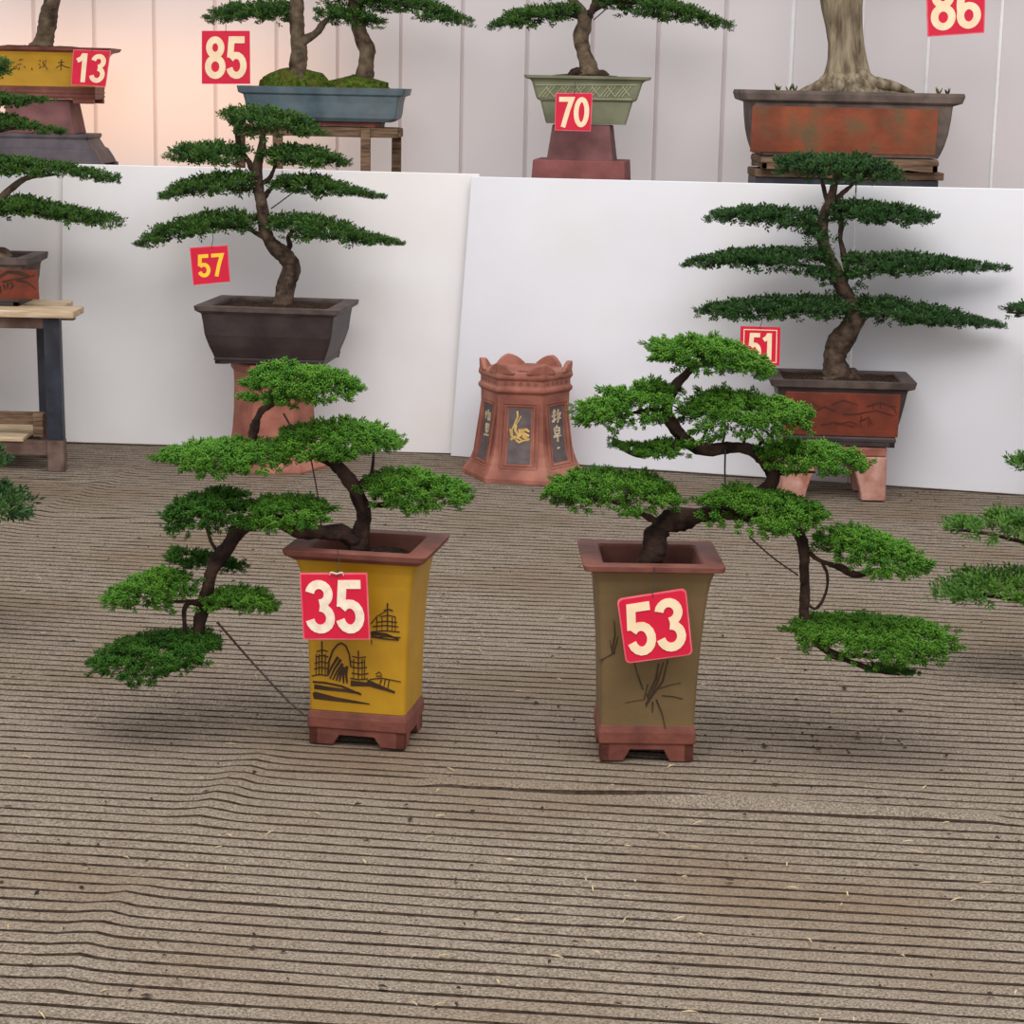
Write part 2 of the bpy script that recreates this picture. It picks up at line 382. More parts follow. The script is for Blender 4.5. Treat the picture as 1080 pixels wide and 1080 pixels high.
# ------------------------------------------------------------------ pots
class Pot:
    """rectangular pot. cx: photo x of the axis; Y: distance of the axis; rings [(py, width px)] for the body, top first, seen on the front face"""
    def __init__(s, cx, Y, yaw, aspect, ref_py, body, rim, foot=None):
        s.cx, s.Y, s.yaw, s.asp = cx, Y, yaw, aspect
        s.c = W(cx, ref_py, Y); s.m = mpp(s.c)
        sq = abs(yaw) <= .06
        s.k = 1 / (math.cos(yaw) + aspect * abs(math.sin(yaw)) + (.6 * aspect * abs(cx - 540) / F if sq else 0))
        hy = max(b[1] for b in body) / 2 * s.m * s.k * aspect
        s.mf = s.m * (1 - hy / Y)
        s.axis = (W(cx, ref_py, Y - hy * (.35 if sq else .75))[0], Y)
        s.z = lambda py: W(cx, py, Y - hy)[2]
        s.hw = lambda wpx: wpx / 2 * s.mf * s.k
        s.body = [(s.z(py), s.hw(w)) for py, w in body]
        s.rim = [(s.z(py), s.hw(w)) for py, w in rim] if rim else None
    def ring(s, hx, z, r=0.01, d=0.0):
        return rrect(hx + d, hx * s.asp + d, r, z, s.yaw, s.axis)
    def hx_at(s, z):
        b = sorted(s.body); return float(np.interp(z, [q[0] for q in b], [q[1] for q in b]))
    def face(s, px, py, lift=0.0015):
        """point of the front face seen at a photo position -> (u, z)"""
        hy = s.hx_at(s.z(py)) * s.asp; n = np.array((math.sin(s.yaw), -math.cos(s.yaw), 0)); o = np.array((s.axis[0], s.axis[1], 0)) + n * hy
        d = ray(px, py); t = np.dot(o - CAM, n) / np.dot(d, n); p = CAM + d * t
        u = (p[0] - s.axis[0]) * math.cos(s.yaw) + (p[1] - s.axis[1]) * math.sin(s.yaw)
        return u, p[2]
    def on_face(s, u, z, layer, lift=0.002, ek=0.0):
        hy = s.hx_at(z) * s.asp + (lift + ek if layer == 0 else -0.004)
        return (s.axis[0] + u * math.cos(s.yaw) + hy * math.sin(s.yaw), s.axis[1] + u * math.sin(s.yaw) - hy * math.cos(s.yaw), z)
    def build(s, root, m_body, m_rim, soil_drop=0.03, wall=0.018, r=0.012, bottom_open=False):
        mb = MB(); rings = [s.ring(hx, z, r) for z, hx in reversed(sorted(s.body))]
        zt = max(q[0] for q in s.body); zb = min(q[0] for q in s.body)
        top = s.rim if s.rim else [(zt, s.hx_at(zt)), (zt - .01, s.hx_at(zt))]
        ztop = max(q[0] for q in top); hin = s.hx_at(zt) - wall
        s.ztop = ztop; s.hin = hin
        zs = ztop - soil_drop; s.zs = zs
        inner = [s.ring(hin, zt, r), s.ring(min(hin, s.hx_at(zs - .02) - wall * .8), zs - 0.02, r)]
        mb.loft(list(reversed(rings)) + inner, True, True)
        pot = mb.obj('pot', m_body, root, root.location, bevel=0.002)
        if s.rim:
            rb = MB(); R = [s.ring(hx, z, r) for z, hx in s.rim]     # outer, bottom to top
            hl = hin - .004; low = min(s.rim[0][0] - .003, zs - .015); hlo = min(hl, s.hx_at(low) - wall * .8 - .004)
            R += [s.ring(hl + .004, s.rim[-1][0], r), s.ring(hl, s.rim[-1][0] - .006, r), s.ring(hlo, low, r), s.ring(hlo + .003, low, r), s.ring(hl + .003, s.rim[0][0] - .003, r)]
            R.append(R[0]); rb.loft(R, False, False)
            o = rb.obj('rim', m_rim, pot, root.location, bevel=0.003)
        sb = MB(); n = 10; rs = np.random.RandomState(int(abs(s.cx))); hs = min(s.hin, s.hx_at(zs - .015) - wall * .8) - .002; vs = []; fs = []
        for i in range(n + 1):
            for j in range(n + 1):
                x = (i / n * 2 - 1) * hs; y = (j / n * 2 - 1) * hs * s.asp
                zz = zs + (rs.rand() - .5) * .012 + (1 - (i / n * 2 - 1) ** 2) * (1 - (j / n * 2 - 1) ** 2) * .015
                vs.append((s.axis[0] + x * math.cos(s.yaw) - y * math.sin(s.yaw), s.axis[1] + x * math.sin(s.yaw) + y * math.cos(s.yaw), zz))
        for i in range(n):
            for j in range(n): a = i * (n + 1) + j; fs.append((a, a + n + 1, a + n + 2, a + 1))
        sb.add(vs, fs); sb.obj('soil', M['soil'], root, root.location, smooth=True)
        return pot
    def foot(s, root, pot, m, zt, zb, hx, notch=0.55, depth=0.6, name='foot', ledge=0.004):
        """skirt with an arch cut in each side, down to zb"""
        mb = MB(); h = zt - zb
        mb.loft([s.ring(hx * .96, zt - h * .55, .006), s.ring(hx + ledge, zt - h * .5, .006), s.ring(hx + ledge, zt - h * .2, .006), s.ring(hx, zt, .006)])
        for k in range(4):
            a = s.yaw + k * PI / 2; L = hx if k % 2 == 0 else hx * s.asp; Dp = hx * s.asp if k % 2 == 0 else hx
            zz = zt - h * .45
            prof = [(-L, zz), (L, zz), (L, zb), (L * notch, zb), (L * (notch - .14), zb + h * depth * .55), (-L * (notch - .14), zb + h * depth * .55), (-L * notch, zb), (-L, zb)]
            v = []
            for d in (Dp, Dp - .022):
                for u, z in prof: v.append((s.axis[0] + u * math.cos(a) + d * math.sin(a), s.axis[1] + u * math.sin(a) - d * math.cos(a), z))
            n = len(prof); f = [(0, 1, 2, 3, 4), (0, 4, 5), (0, 5, 6, 7), tuple(n + i for i in (4, 3, 2, 1, 0)), (n + 5, n + 4, n), (n + 7, n + 6, n + 5, n)]
            f += [(i, i + n, (i + 1) % n + n, (i + 1) % n) for i in range(n)]
            mb.add(v, f)
        return mb.obj(name, m, pot, root.location, bevel=0.002)
    def paint(s, name, strokes, m, pot, root, lift=0.002):
        """strokes: (points in photo positions, width px, taper)"""
        mb = MB()
        for st in strokes:
            pts, w = st[0], st[1]; tp = st[2] if len(st) > 2 else (1, .6)
            ribbon(mb, [s.face(*p) for p in pts], w * s.mf, lambda u, z, l, e=0.0: s.on_face(u, z, l, lift, e), taper=tp)
        return mb.obj(name, m, pot, root.location)
    def panel(s, name, px0, px1, py0, py1, m, pot, root, lift=0.003):
        (u0, z0), (u1, z1) = s.face(px0, py1), s.face(px1, py0); mb = MB()
        n = 6; rings = []
        for i in range(n + 1):
            z = z0 + (z1 - z0) * i / n; a, b = u0, u1
            rings.append([s.on_face(a, z, 0, lift), s.on_face(b, z, 0, lift), s.on_face(b, z, 1), s.on_face(a, z, 1)])
        mb.loft(rings); return mb.obj(name, m, pot, root.location, bevel=0.002)

# ------------------------------------------------------------------ number signs
def arc(cx, cy, rx, ry, a0, a1, n=14):
    return [(cx + rx * math.cos(math.radians(a0 + (a1 - a0) * i / n)), cy + ry * math.sin(math.radians(a0 + (a1 - a0) * i / n))) for i in range(n + 1)]
SW = 0.16
DIG = {'0': [(arc(.28, .5, .185, .41, 90, 450, 28)[:-1], True)],
       '1': [([(.345, 0), (.345, 1.0)], False), ([(.09, .74), (.24, .82), (.32, .96)], False)],
       '3': [(arc(.27, .735, .175, .18, 170, -90), False), (arc(.27, .29, .195, .205, 90, -170), False)],
       '5': [([(.50, .915), (.155, .915), (.115, .50)], False), (arc(.275, .32, .19, .235, 140, -165), False)],
       '6': [(arc(.28, .30, .185, .215, 90, 450, 24)[:-1], True), (arc(.33, .52, .235, .395, 65, 200), False)],
       '7': [([(.05, .915), (.49, .915), (.36, .55), (.21, 0)], False)],
       '8': [(arc(.28, .735, .16, .18, 90, 450, 22)[:-1], True), (arc(.28, .29, .19, .205, 90, 450, 24)[:-1], True)]}

def number_sign(text, TL, TR, BR, BL, Y, label, m_dig='cream', group=None, round_=0.0, border=True, hang=None, frame=False, th=0.004):
    """a plate hanging in the vertical plane y=Y, corners as seen in the photo"""
    a, b, c, d = (W(p[0], p[1], Y) for p in (TL, TR, BR, BL)); cen = (a + b + c + d) / 4
    root = thing('number_sign', label, 'sign', cen, group)
    def fn(lift):
        def g(u, v, l, e=0.0):
            p = (d * (1 - u) + c * u) * (1 - v) + (a * (1 - u) + b * u) * v
            return p + np.array((0, -lift - e if l == 0 else 0.0, 0))
        return g
    def plate(name, mrg, y0, y1, m, parent):
        out = []
        rr = max(round_, 0.012)
        for k, (sx, sy) in enumerate(((1, 1), (0, 1), (0, 0), (1, 0))):
            for i in range(5):
                t = (k + i / 4) * PI / 2; x = (1 - mrg - rr if sx else mrg + rr) + rr * math.cos(t); y = (1 - mrg - rr if sy else mrg + rr) + rr * math.sin(t)
                out.append((x, y))
        mb = MB(); P = fn(0)
        r0 = [P(x, y, 1) + np.array((0, y0, 0)) for x, y in out]; r1 = [P(x, y, 1) + np.array((0, y1, 0)) for x, y in out]
        mb.loft([r0, r1]); return mb.obj(name, m, parent, root.location)
    pl = plate('plate', 0, 0, -th, M['sign_edge'] if border else M['sign_red'], root)
    if border: plate('red_face', 0.022, -th + .0005, -th - .0006, M['sign_red'], pl)
    if frame:
        fb = MB()
        ribbon(fb, [(.09, .08), (.91, .08), (.91, .92), (.09, .92), (.09, .08)], .022, fn(th + .0014)); fb.obj('border_line', M['cream'], pl, root.location)
    n = len(text); x0, x1, y0, y1 = (.06, .94, .09, .90) if not frame else (.2, .86, .14, .84)
    if m_dig == 'digit_yellow': x0, x1, y0, y1 = .15, .87, .18, .80
    cw = (x1 - x0) / n
    for i, ch in enumerate(text):
        mb = MB()
        for pts, cl in DIG[ch]:
            q = [(x0 + cw * i + (p[0] / .56) * cw, y0 + p[1] * (y1 - y0)) for p in pts]
            # keep the stroke width even in real size: work in sign units
            ribbon(mb, q, SW * (y1 - y0), fn(th + .0018), closed=cl)
        mb.obj('digit', M[m_dig], root, root.location)
    if hang is not None:
        top = (a + b) / 2 + (b - a) * hang[3] if len(hang) > 3 else (a + b) / 2
        e = W(hang[0], hang[1], Y if len(hang) < 3 or hang[2] is None else hang[2]); q = top + np.array((0, -th - .002, -.008))
        mb = MB(); tube(mb, [q, top + np.array((0, -.001, .006)), (top + e) / 2 + np.array((.004, 0, 0)), e], [.0012, .0012], 6, 4, 0)
        mb.obj('hanging_wire', M['wire'], root, root.location)
    return root


def H(px, py, z):                      # point at height z seen at a photo position
    d = ray(px, py); return CAM + d * ((z - CAM[2]) / d[2])

# ------------------------------------------------------------------ setting: ribbed floor mat
FY = math.radians(5.3)
fd = np.array((math.cos(FY), -math.sin(FY))); fn_ = np.array((math.sin(FY), math.cos(FY)))
def to_f(p): return np.array((p[0] * fd[0] + p[1] * fd[1], p[0] * fn_[0] + p[1] * fn_[1]))
def build_floor():
    pitch = 0.0475
    prof = [(0.0, -.0042, 0), (.10, -.0042, 0), (.16, -.0004, 1), (.32, .0009, 1), (.60, .0014, 1), (.86, .0007, 1), (.95, -.0008, 1)]
    s = np.arange(-3.6, 3.6, 0.035); t0 = 2.3; nr = int((9.6 - t0) / pitch)
    rs = np.random.RandomState(4)
    folds = [([(470, 827), (620, 836), (790, 850), (930, 858), (1045, 864)], .034, .022), ([(300, 812), (400, 818), (480, 826)], .008, .02),
             ([(272, 797), (250, 820), (226, 848), (205, 868)], .020, .035), ([(150, 935), (120, 955), (95, 985), (60, 1040)], .014, .03), ([(134, 945), (220, 947), (360, 955), (520, 966)], .007, .016),
             ([(30, 540), (90, 544), (172, 552)], .014, .022), ([(150, 487), (95, 515), (36, 541), (-30, 580)], .016, .035),
             ([(-10, 503), (60, 506), (110, 510)], .010, .02), ([(740, 812), (860, 826), (960, 838)], .009, .04), ([(430, 560), (480, 530), (505, 520)], .012, .04), ([(940, 640), (960, 700), (955, 760)], .008, .05), ([(560, 962), (700, 980), (1000, 1010)], .005, .02)]
    V = np.zeros((nr * len(prof), len(s), 3)); rowm = []
    S = s[None, :]
    for i in range(nr):
        for k, (f, h, m) in enumerate(prof):
            t = t0 + (i + f) * pitch; r = i * len(prof) + k
            wob = 0.008 * np.sin(s * 1.3 + t * .9) + 0.004 * np.sin(s * 3.1 - t * 1.7) + 0.0009 * np.sin(s * 11 + i * .8)
            V[r, :, 0] = s; V[r, :, 1] = t + wob
            V[r, :, 2] = h + (.0003 * np.sin(s * 23 + i * 2.1) + .00035 * rs.randn(len(s)) if h > -.004 else 0)
            rowm.append(m)
    P = V.reshape(-1, 3)
    P[:, 2] += .004 * np.sin(P[:, 0] * 1.9 + 1) * np.sin(P[:, 1] * 1.4)
    for pts, h, w in folds:
        g = np.array([to_f(G(*p)) for p in pts]); g = crom(np.c_[g, np.zeros(len(g))], 8)[:, :2]
        lo, hi = g.min(0) - .15, g.max(0) + .15
        sel = np.where((P[:, 0] > lo[0]) & (P[:, 0] < hi[0]) & (P[:, 1] > lo[1]) & (P[:, 1] < hi[1]))[0]
        q = P[sel, :2]; best = np.full(len(sel), 9.); sg = np.zeros(len(sel)); along = np.zeros(len(sel))
        for a in range(len(g) - 1):
            e = g[a + 1] - g[a]; L2 = e @ e; u = np.clip(((q - g[a]) @ e) / L2, 0, 1); c = g[a] + u[:, None] * e
            dd = np.linalg.norm(q - c, axis=1); k = dd < best; best[k] = dd[k]; along[k] = (a + u[k]) / (len(g) - 1)
        h *= .5
        P[sel, 2] += h * np.exp(-(best / w) ** 2) * np.sin(np.clip(along, 0.04, .96) * PI) ** .4
        if h > .006: P[sel, 1] += h * .8 * np.exp(-(best / (w * 2)) ** 2)
    wx = P[:, 0] * fd[0] + P[:, 1] * fn_[0]; wy = P[:, 0] * fd[1] + P[:, 1] * fn_[1]
    P = np.stack([wx, wy, P[:, 2]], 1); P[:, 2] -= .0015
    n = len(s); R = nr * len(prof); F_ = []; mi = []
    for r in range(R - 1):
        m = 1 if (rowm[r] == 1 and rowm[r + 1] == 1) else 0
        for j in range(n - 1): F_.append((r * n + j, r * n + j + 1, (r + 1) * n + j + 1, (r + 1) * n + j)); mi.append(m)
    o = link_mesh('floor', P, F_, [M['groove'], M['mat_rib']], None, False, None, mi); o['kind'] = 'structure'
    return o
M['mat_rib'] = mat('ribbed_carpet', (180, 164, 146), (112, 99, 86), 210, 0.95, 1.0, 380, 0.1, c3=(132, 108, 82), scale3=1.5, amt3=0.6)
M['groove'] = mat('dark_groove', (70, 58, 48), (46, 38, 32), 60, 1.0, 0.4, 200, 0.05)  # grooves coloured darker than the ribs
build_floor()

# ------------------------------------------------------------------ setting: back wall of folded translucent sheeting
WY0, WS = 9.36, -0.20
wn = np.array((-WS, 1.0, 0.0)); wo = np.array((0, WY0, 0))
def WALL(px, py, off=0.0):
    d = ray(px, py); t = np.dot(wo - wn * off / np.linalg.norm(wn) - CAM, wn) / np.dot(d, wn); return CAM + d * t
def wall_material(name='milky_wall_sheet', ca=(194, 185, 187), cb=(188, 178, 180), tcol=(.85, .8, .78, 1)):
    m = mat(name, ca, cb, 1.5, 0.55, 0.02, 6, 0.25, c3=(190, 176, 176), scale3=2.2, amt3=0.6)
    nt = m.node_tree; N = nt.nodes; L = nt.links; b = N['Principled BSDF']
    tr = N.new('ShaderNodeBsdfTranslucent'); tr.inputs['Color'].default_value = tcol
    mx = N.new('ShaderNodeMixShader'); mx.inputs['Fac'].default_value = 0.35
    L.new(b.outputs['BSDF'], mx.inputs[1]); L.new(tr.outputs['BSDF'], mx.inputs[2]); L.new(mx.outputs['Shader'], N['Material Output'].inputs['Surface'])
    return m
seams = [35, 99, 162.5, 227, 292, 357, 424, 489, 557.5, 626.5, 696, 767, 838, 911.5, 982.5, 1058]
seams = [35 - 62 * k for k in range(9, 0, -1)] + seams + [1058 + 77 * k for k in range(1, 7)]
prof = []
wd = np.array((1, WS, 0)); wd /= np.linalg.norm(wd); wnn = wn / np.linalg.norm(wn)
for sx in seams:
    p = WALL(sx, 0); p[2] = 0
    for du, dn in ((-.011, 0), (-.006, .007), (.005, .007), (.010, 0)): prof.append(p + wd * du - wnn * dn)
vs = []; fs = []; zs_ = (0, 1.0, 1.8, 2.7)
for p in prof:
    for z in zs_: vs.append((p[0], p[1], z))
wmi = []
for i in range(len(prof) - 1):
    for j in range(3): wmi.append(0 if i % 4 == 3 or i % 4 == 2 else (2 if seams[i // 4] > 800 else 1))
    for j in range(3): a = i * 4 + j; fs.append((a, a + 4, a + 5, a + 1))
o = link_mesh('wall_back', vs, fs, [wall_material(), wall_material('seam_strip', (186, 172, 174), (176, 162, 164), (.62, .55, .53, 1)), mat('white_caulk', (238, 236, 236), (228, 226, 226), 20, 0.6)], midx=wmi); o['kind'] = 'structure'

# ------------------------------------------------------------------ display shelf behind the boards
def ROW(px, off=0.42):                 # distance of the upper row
    return WALL(px, 120, off)[1]
ZS = 1.105
mb = MB(); A = W(-60, 180, ROW(-60)); B = W(1180, 190, ROW(1180)); yaw_s = math.atan2(B[1] - A[1], B[0] - A[0]); L_ = np.linalg.norm((B - A)[:2]) / 2 + .3
cs = (A + B) / 2
sh = thing('display_shelf', 'long wooden shelf behind the white boards carrying the upper row of pots', 'shelf', (cs[0], cs[1], 0))
MB().box((cs[0], cs[1], ZS - .02), (L_, .24, .02), yaw_s).obj('shelf_top', M['shelf'], sh, sh.location)
for t in np.linspace(-.9, .9, 4):
    for sd in (-.18, .18):
        x = cs[0] + t * L_ * math.cos(yaw_s) - sd * math.sin(yaw_s); y = cs[1] + t * L_ * math.sin(yaw_s) + sd * math.cos(yaw_s)
        MB().box((x, y, (ZS - .04) / 2), (.03, .03, (ZS - .04) / 2), yaw_s).obj('leg', M['old_wood'], sh, sh.location)

# ------------------------------------------------------------------ white display boards
def board(label, BLp, BRp, TLp, TRp, m, lean=0.06, push=0.0, th=.018):
    bl, br = G(*BLp), G(*BRp)
    bl = W(BLp[0], BLp[1], bl[1] + push); br = W(BRp[0], BRp[1], br[1] + push)
    tl, tr = W(TLp[0], TLp[1], bl[1] + lean), W(TRp[0], TRp[1], br[1] + lean)
    if push: bl[2] = br[2] = 0.004
    bl[2] = max(bl[2], .004); br[2] = max(br[2], .004)
    nn = np.cross(br - bl, tl - bl); nn /= np.linalg.norm(nn); nn = nn if nn[1] > 0 else -nn
    mb = MB(); front = [bl, br, tr, tl]; n = 6
    rings = []
    for i in range(n + 1):
        t = i / n; rings.append([bl + (br - bl) * t, bl + (br - bl) * t + nn * th, tl + (tr - tl) * t + nn * th, tl + (tr - tl) * t])
    mb.loft(rings); c = (bl + br) / 2
    o = mb.obj('display_board', m, None, (c[0], c[1], 0), bevel=.003); o.location = (c[0], c[1], 0)
    return tag(o, label, 'board', 'white boards in front of the shelf')
board('wide white board behind the dark brown pot of tree 57, second board from the left', (64, 467), (477, 479.5), (66, 172.5), (506, 183.5), M['board2'], .05)
board('white board behind the metal-legged table at the left edge of the photo', (-120, 463), (75, 468), (-120, 168), (75, 172.5), M['board2'], .05, push=.05)
board('glossy white board behind the empty hexagonal stool, overlapping the board left of it', (475, 482), (893, 510.5), (497, 186), (902, 195.5), M['board'], .06)
board('white board behind and right of the red-brown pot of tree 51, at the right edge', (894.5, 510.6), (1150, 528), (903.5, 195.6), (1150, 200.5), M['board'], .06, push=.004)

SIGN_G = 'red number signs'
# ------------------------------------------------------------------ front row: tree 35
yb = G(373, 793)[1]; Y35 = yb + 0.125
p = Pot(384, Y35, math.radians(-10), .82, 680,
        [(591, 158), (598, 147), (606, 140), (620, 134), (650, 127), (700, 122), (757, 119)],
        [(595, 154), (590, 172), (584, 176)])
b0 = np.array((p.axis[0], p.axis[1], 0))
t35 = thing('potted_bonsai', 'juniper bonsai cascading to the left from a tall ochre-yellow pot on the mat', 'potted plant', b0)
pot = p.build(t35, M['yellow'], M['clay_rim'], soil_drop=.035, wall=.03)
hx = p.hx_at(p.z(757))
p.foot(t35, pot, M['clay_brown'], p.z(757), 0.002, hx, .5, .55, 'foot')
S_ = []
c3 = lambda l: [(280 + a / 4, 540 + b / 4) for a, b in l]
def add(pts, w, tp=(1, .6)): S_.append((c3(pts), w * 1.3, tp))
add([(238, 545), (238, 690)], 1.1); 
for y, a, b in ((585, 216, 262), (608, 212, 264), (634, 208, 262), (658, 206, 262), (688, 196, 258)): add([(a, y + 4), ((a + b) / 2, y - 3), (b, y + 3)], 1.7, (.6, .6))
for x in (214, 226, 252): add([(x, 600), (x, 690)], .8)
add([(262, 690), (268, 630), (284, 585), (304, 559), (322, 553), (340, 566), (354, 600), (360, 650)], 1.4, (1, .8))
for a, b in (((262, 692), (306, 612)), ((272, 704), (318, 622)), ((284, 708), (326, 640)), ((298, 712), (328, 652)), ((312, 716), (332, 655)), ((330, 722), (334, 660)), ((345, 722), (344, 650))): add([a, ((a[0] + b[0]) / 2 - 4, (a[1] + b[1]) / 2), b], 2.3, (.5, 1))
add([(392, 585), (392, 705)], 1.1)
for y, a, b in ((612, 366, 424), (634, 360, 420), (656, 360, 428), (682, 364, 434), (704, 358, 432)): add([(a, y - 3), ((a + b) / 2, y + 3), (b, y - 1)], 1.6, (.6, .6))
for x in (372, 408, 418): add([(x, 620), (x, 705)], .8)
add([(200, 716), (250, 720), (320, 734), (404, 770)], 3.2, (.5, .5)); add([(206, 736), (260, 744), (330, 752), (396, 764)], 4.0, (1, .4))
add([(203, 762), (205, 780)], 1.5); add([(205, 772), (300, 790), (440, 810)], 4.2, (1.5, .2)); add([(207, 782), (300, 798)], 2, (1, .2))
add([(360, 722), (440, 728), (546, 762)], 4.0, (1.2, .3)); add([(430, 712), (500, 742), (546, 760)], 2.4)
add([(440, 706), (490, 700), (572, 716)], .9)
for a, b in (((490, 706), (480, 735)), ((506, 706), (500, 735)), ((522, 708), (516, 748))): add([a, b], 1.0)
add([(466, 684), (480, 674), (492, 688)], .8); add([(468, 692), (492, 692)], .8)
add([(515, 385), (515, 500)], 1.2)
for y, a, b in ((412, 500, 538), (438, 484, 550), (462, 468, 556), (480, 452, 560), (502, 448, 566), (526, 445, 570)): add([(a, y + 3), ((a + b) / 2, y - 2), (b, y + 4)], 1.5, (.6, .6))
for x in (470, 492, 535, 548): add([(x, 445), (x, 500)], .8)
add([(446, 470), (470, 440), (508, 418)], .9); add([(445, 512), (510, 516), (562, 538)], 3.0, (1, .3)); add([(446, 524), (500, 534), (562, 541)], 2, (1, .3)); add([(448, 540), (448, 560)], .8)
p.paint('painted_landscape', S_, M['ink'], pot, t35, lift=.0012)
Ys = Y35
branch('trunk', [(377, 580, Ys), (379, 569, Ys), (384, 543, Ys), (374, 517, Ys), (360, 495, Ys), (340, 482, Ys), (312, 478, Ys)], [13, 10, 9, 8.5, 8, 6, 3], t35, seed=3)
branch('trunk', [(376, 574, Ys), (362, 563, Ys), (340, 562, Ys - .03), (318, 558, Ys - .05), (285, 548, Ys - .05), (256, 556, Ys - .05), (240, 578, Ys - .05), (226, 594, Ys - .05), (218, 622, Ys - .05), (212, 652, Ys - .05), (206, 680, Ys - .05)],
       [10, 9, 9, 9, 8, 9.5, 9, 8, 7.5, 7.5, 3], t35, seed=4, label='cascading trunk hanging over the left rim')
branch('branch', [(285, 476, Ys), (267, 462, Ys), (270, 447, Ys), (276, 434, Ys), (290, 425, Ys), (312, 418, Ys)], [4, 5.5, 5, 4, 3, 1.5], t35, seed=5)
branch('branch', [(378, 526, Ys), (390, 531, Ys), (403, 533, Ys), (420, 527, Ys), (450, 522, Ys)], [4, 2.5, 3, 2.5, 1], t35, seed=6)
branch('branch', [(380, 512, Ys), (388, 503, Ys), (392, 500, Ys), (395, 470, Ys)], [3.5, 3, 2.5, 1], t35, seed=16)
branch('branch', [(228, 580, Ys - .05), (222, 570, Ys - .05), (218, 556, Ys - .05), (212, 548, Ys - .05)], [2.5, 2, 2, 1], t35, seed=7)
branch('branch', [(216, 640, Ys - .05), (200, 636, Ys - .05), (194, 645, Ys - .06), (194, 668, Ys - .06), (180, 684, Ys - .06)], [3, 2.5, 3, 2.5, 1], t35, seed=8)
branch('branch', [(220, 636, Ys - .05), (238, 640, Ys - .05), (262, 640, Ys - .05)], [3, 2, 1], t35, seed=9)
branch('branch', [(214, 634, Ys - .05), (195, 634, Ys - .05), (160, 634, Ys - .05)], [3, 2, 1], t35, seed=10)
J = [([(253, 420, 424), (262, 402, 428), (280, 384, 433), (302, 380, 438), (325, 383, 436), (350, 390, 430), (368, 398, 424), (383, 408, 414)], 0, .12, 1.0),
     ([(288, 466, 476), (305, 452, 484), (330, 444, 490), (360, 441, 490), (390, 446, 486), (412, 456, 478), (431, 464, 470)], 0, .13, 1.0),
     ([(164, 482, 492), (175, 472, 500), (200, 466, 504), (230, 463, 506), (262, 464, 503), (290, 465, 498), (318, 470, 490)], -.03, .13, 1.0),
     ([(379, 508, 520), (392, 500, 530), (415, 493, 538), (440, 494, 547), (465, 500, 543), (485, 512, 538), (499, 522, 532)], .02, .12, 1.0),
     ([(262, 530, 556), (275, 524, 562), (300, 521, 563), (320, 523, 562), (338, 530, 556), (352, 540, 550)], -.05, .11, 1.0),
     ([(172, 545, 552), (182, 530, 562), (203, 518, 569), (230, 514, 568), (252, 518, 565), (270, 530, 555)], -.06, .11, 1.0),
     ([(177, 582, 588), (186, 575, 600), (205, 578, 606), (222, 584, 600)], .03, .06, 1.0),
     ([(228, 590, 606), (240, 588, 614), (250, 590, 610), (258, 596, 602)], .02, .05, 1.0),
     ([(103, 631, 635), (122, 620, 642), (150, 606, 648), (172, 596, 646), (192, 600, 638), (204, 612, 628)], -.06, .10, 1.0),
     ([(216, 634, 646), (230, 622, 654), (252, 617, 656), (275, 624, 652), (296, 640, 648)], -.06, .08, 1.0),
     ([(97, 698, 706), (112, 686, 716), (140, 668, 722), (168, 664, 725), (195, 664, 720), (218, 664, 704), (234, 668, 688)], -.06, .14, 1.0)]
for i, (pr, dy, dep, den) in enumerate(J):
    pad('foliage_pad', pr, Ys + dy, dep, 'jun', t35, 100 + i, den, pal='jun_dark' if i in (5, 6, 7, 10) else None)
branch('wire', [(229, 656, Ys - .05), (262, 694, Ys - .05), (300, 735, Ys - .08), (322, 755, Ys - .12)], [1.3, 1.3, 1.2, 1.1], t35, 'wire', 1, 'dark guy wire from the lowest branches to the pot base', .05, 6)
branch('wire', [(328, 484, Ys), (332, 505, Ys), (336, 528, Ys - .02), (339, 556, Ys - .02)], [.9, .9, .9, .9], t35, 'wire', 2, None, 0, 6)
branch('wire', [(299, 436, Ys), (308, 452, Ys), (314, 462, Ys)], [1.2, 1.2, 1.2], t35, 'wire', 3, None, 0, 6)
number_sign('35', (316, 604), (387.5, 604), (390.5, 674), (320, 674), yb - .035, 'red sign reading 35 hung on the ochre-yellow pot', 'cream_worn', SIGN_G, hang=(356, 580, yb - .02, .06))
mb = MB(); sg = bpy.data.objects['number_sign']
for dx in (-.012, .012):
    c = W(355, 605.5, yb - .042); tube(mb, [c, c + np.array((dx, -.002, .004)), c + np.array((dx * 1.3, 0, -.003))], [.0022, .0014], 6, 4, .1)
mb.obj('string_knot', M['white_wire'], sg, sg.location)

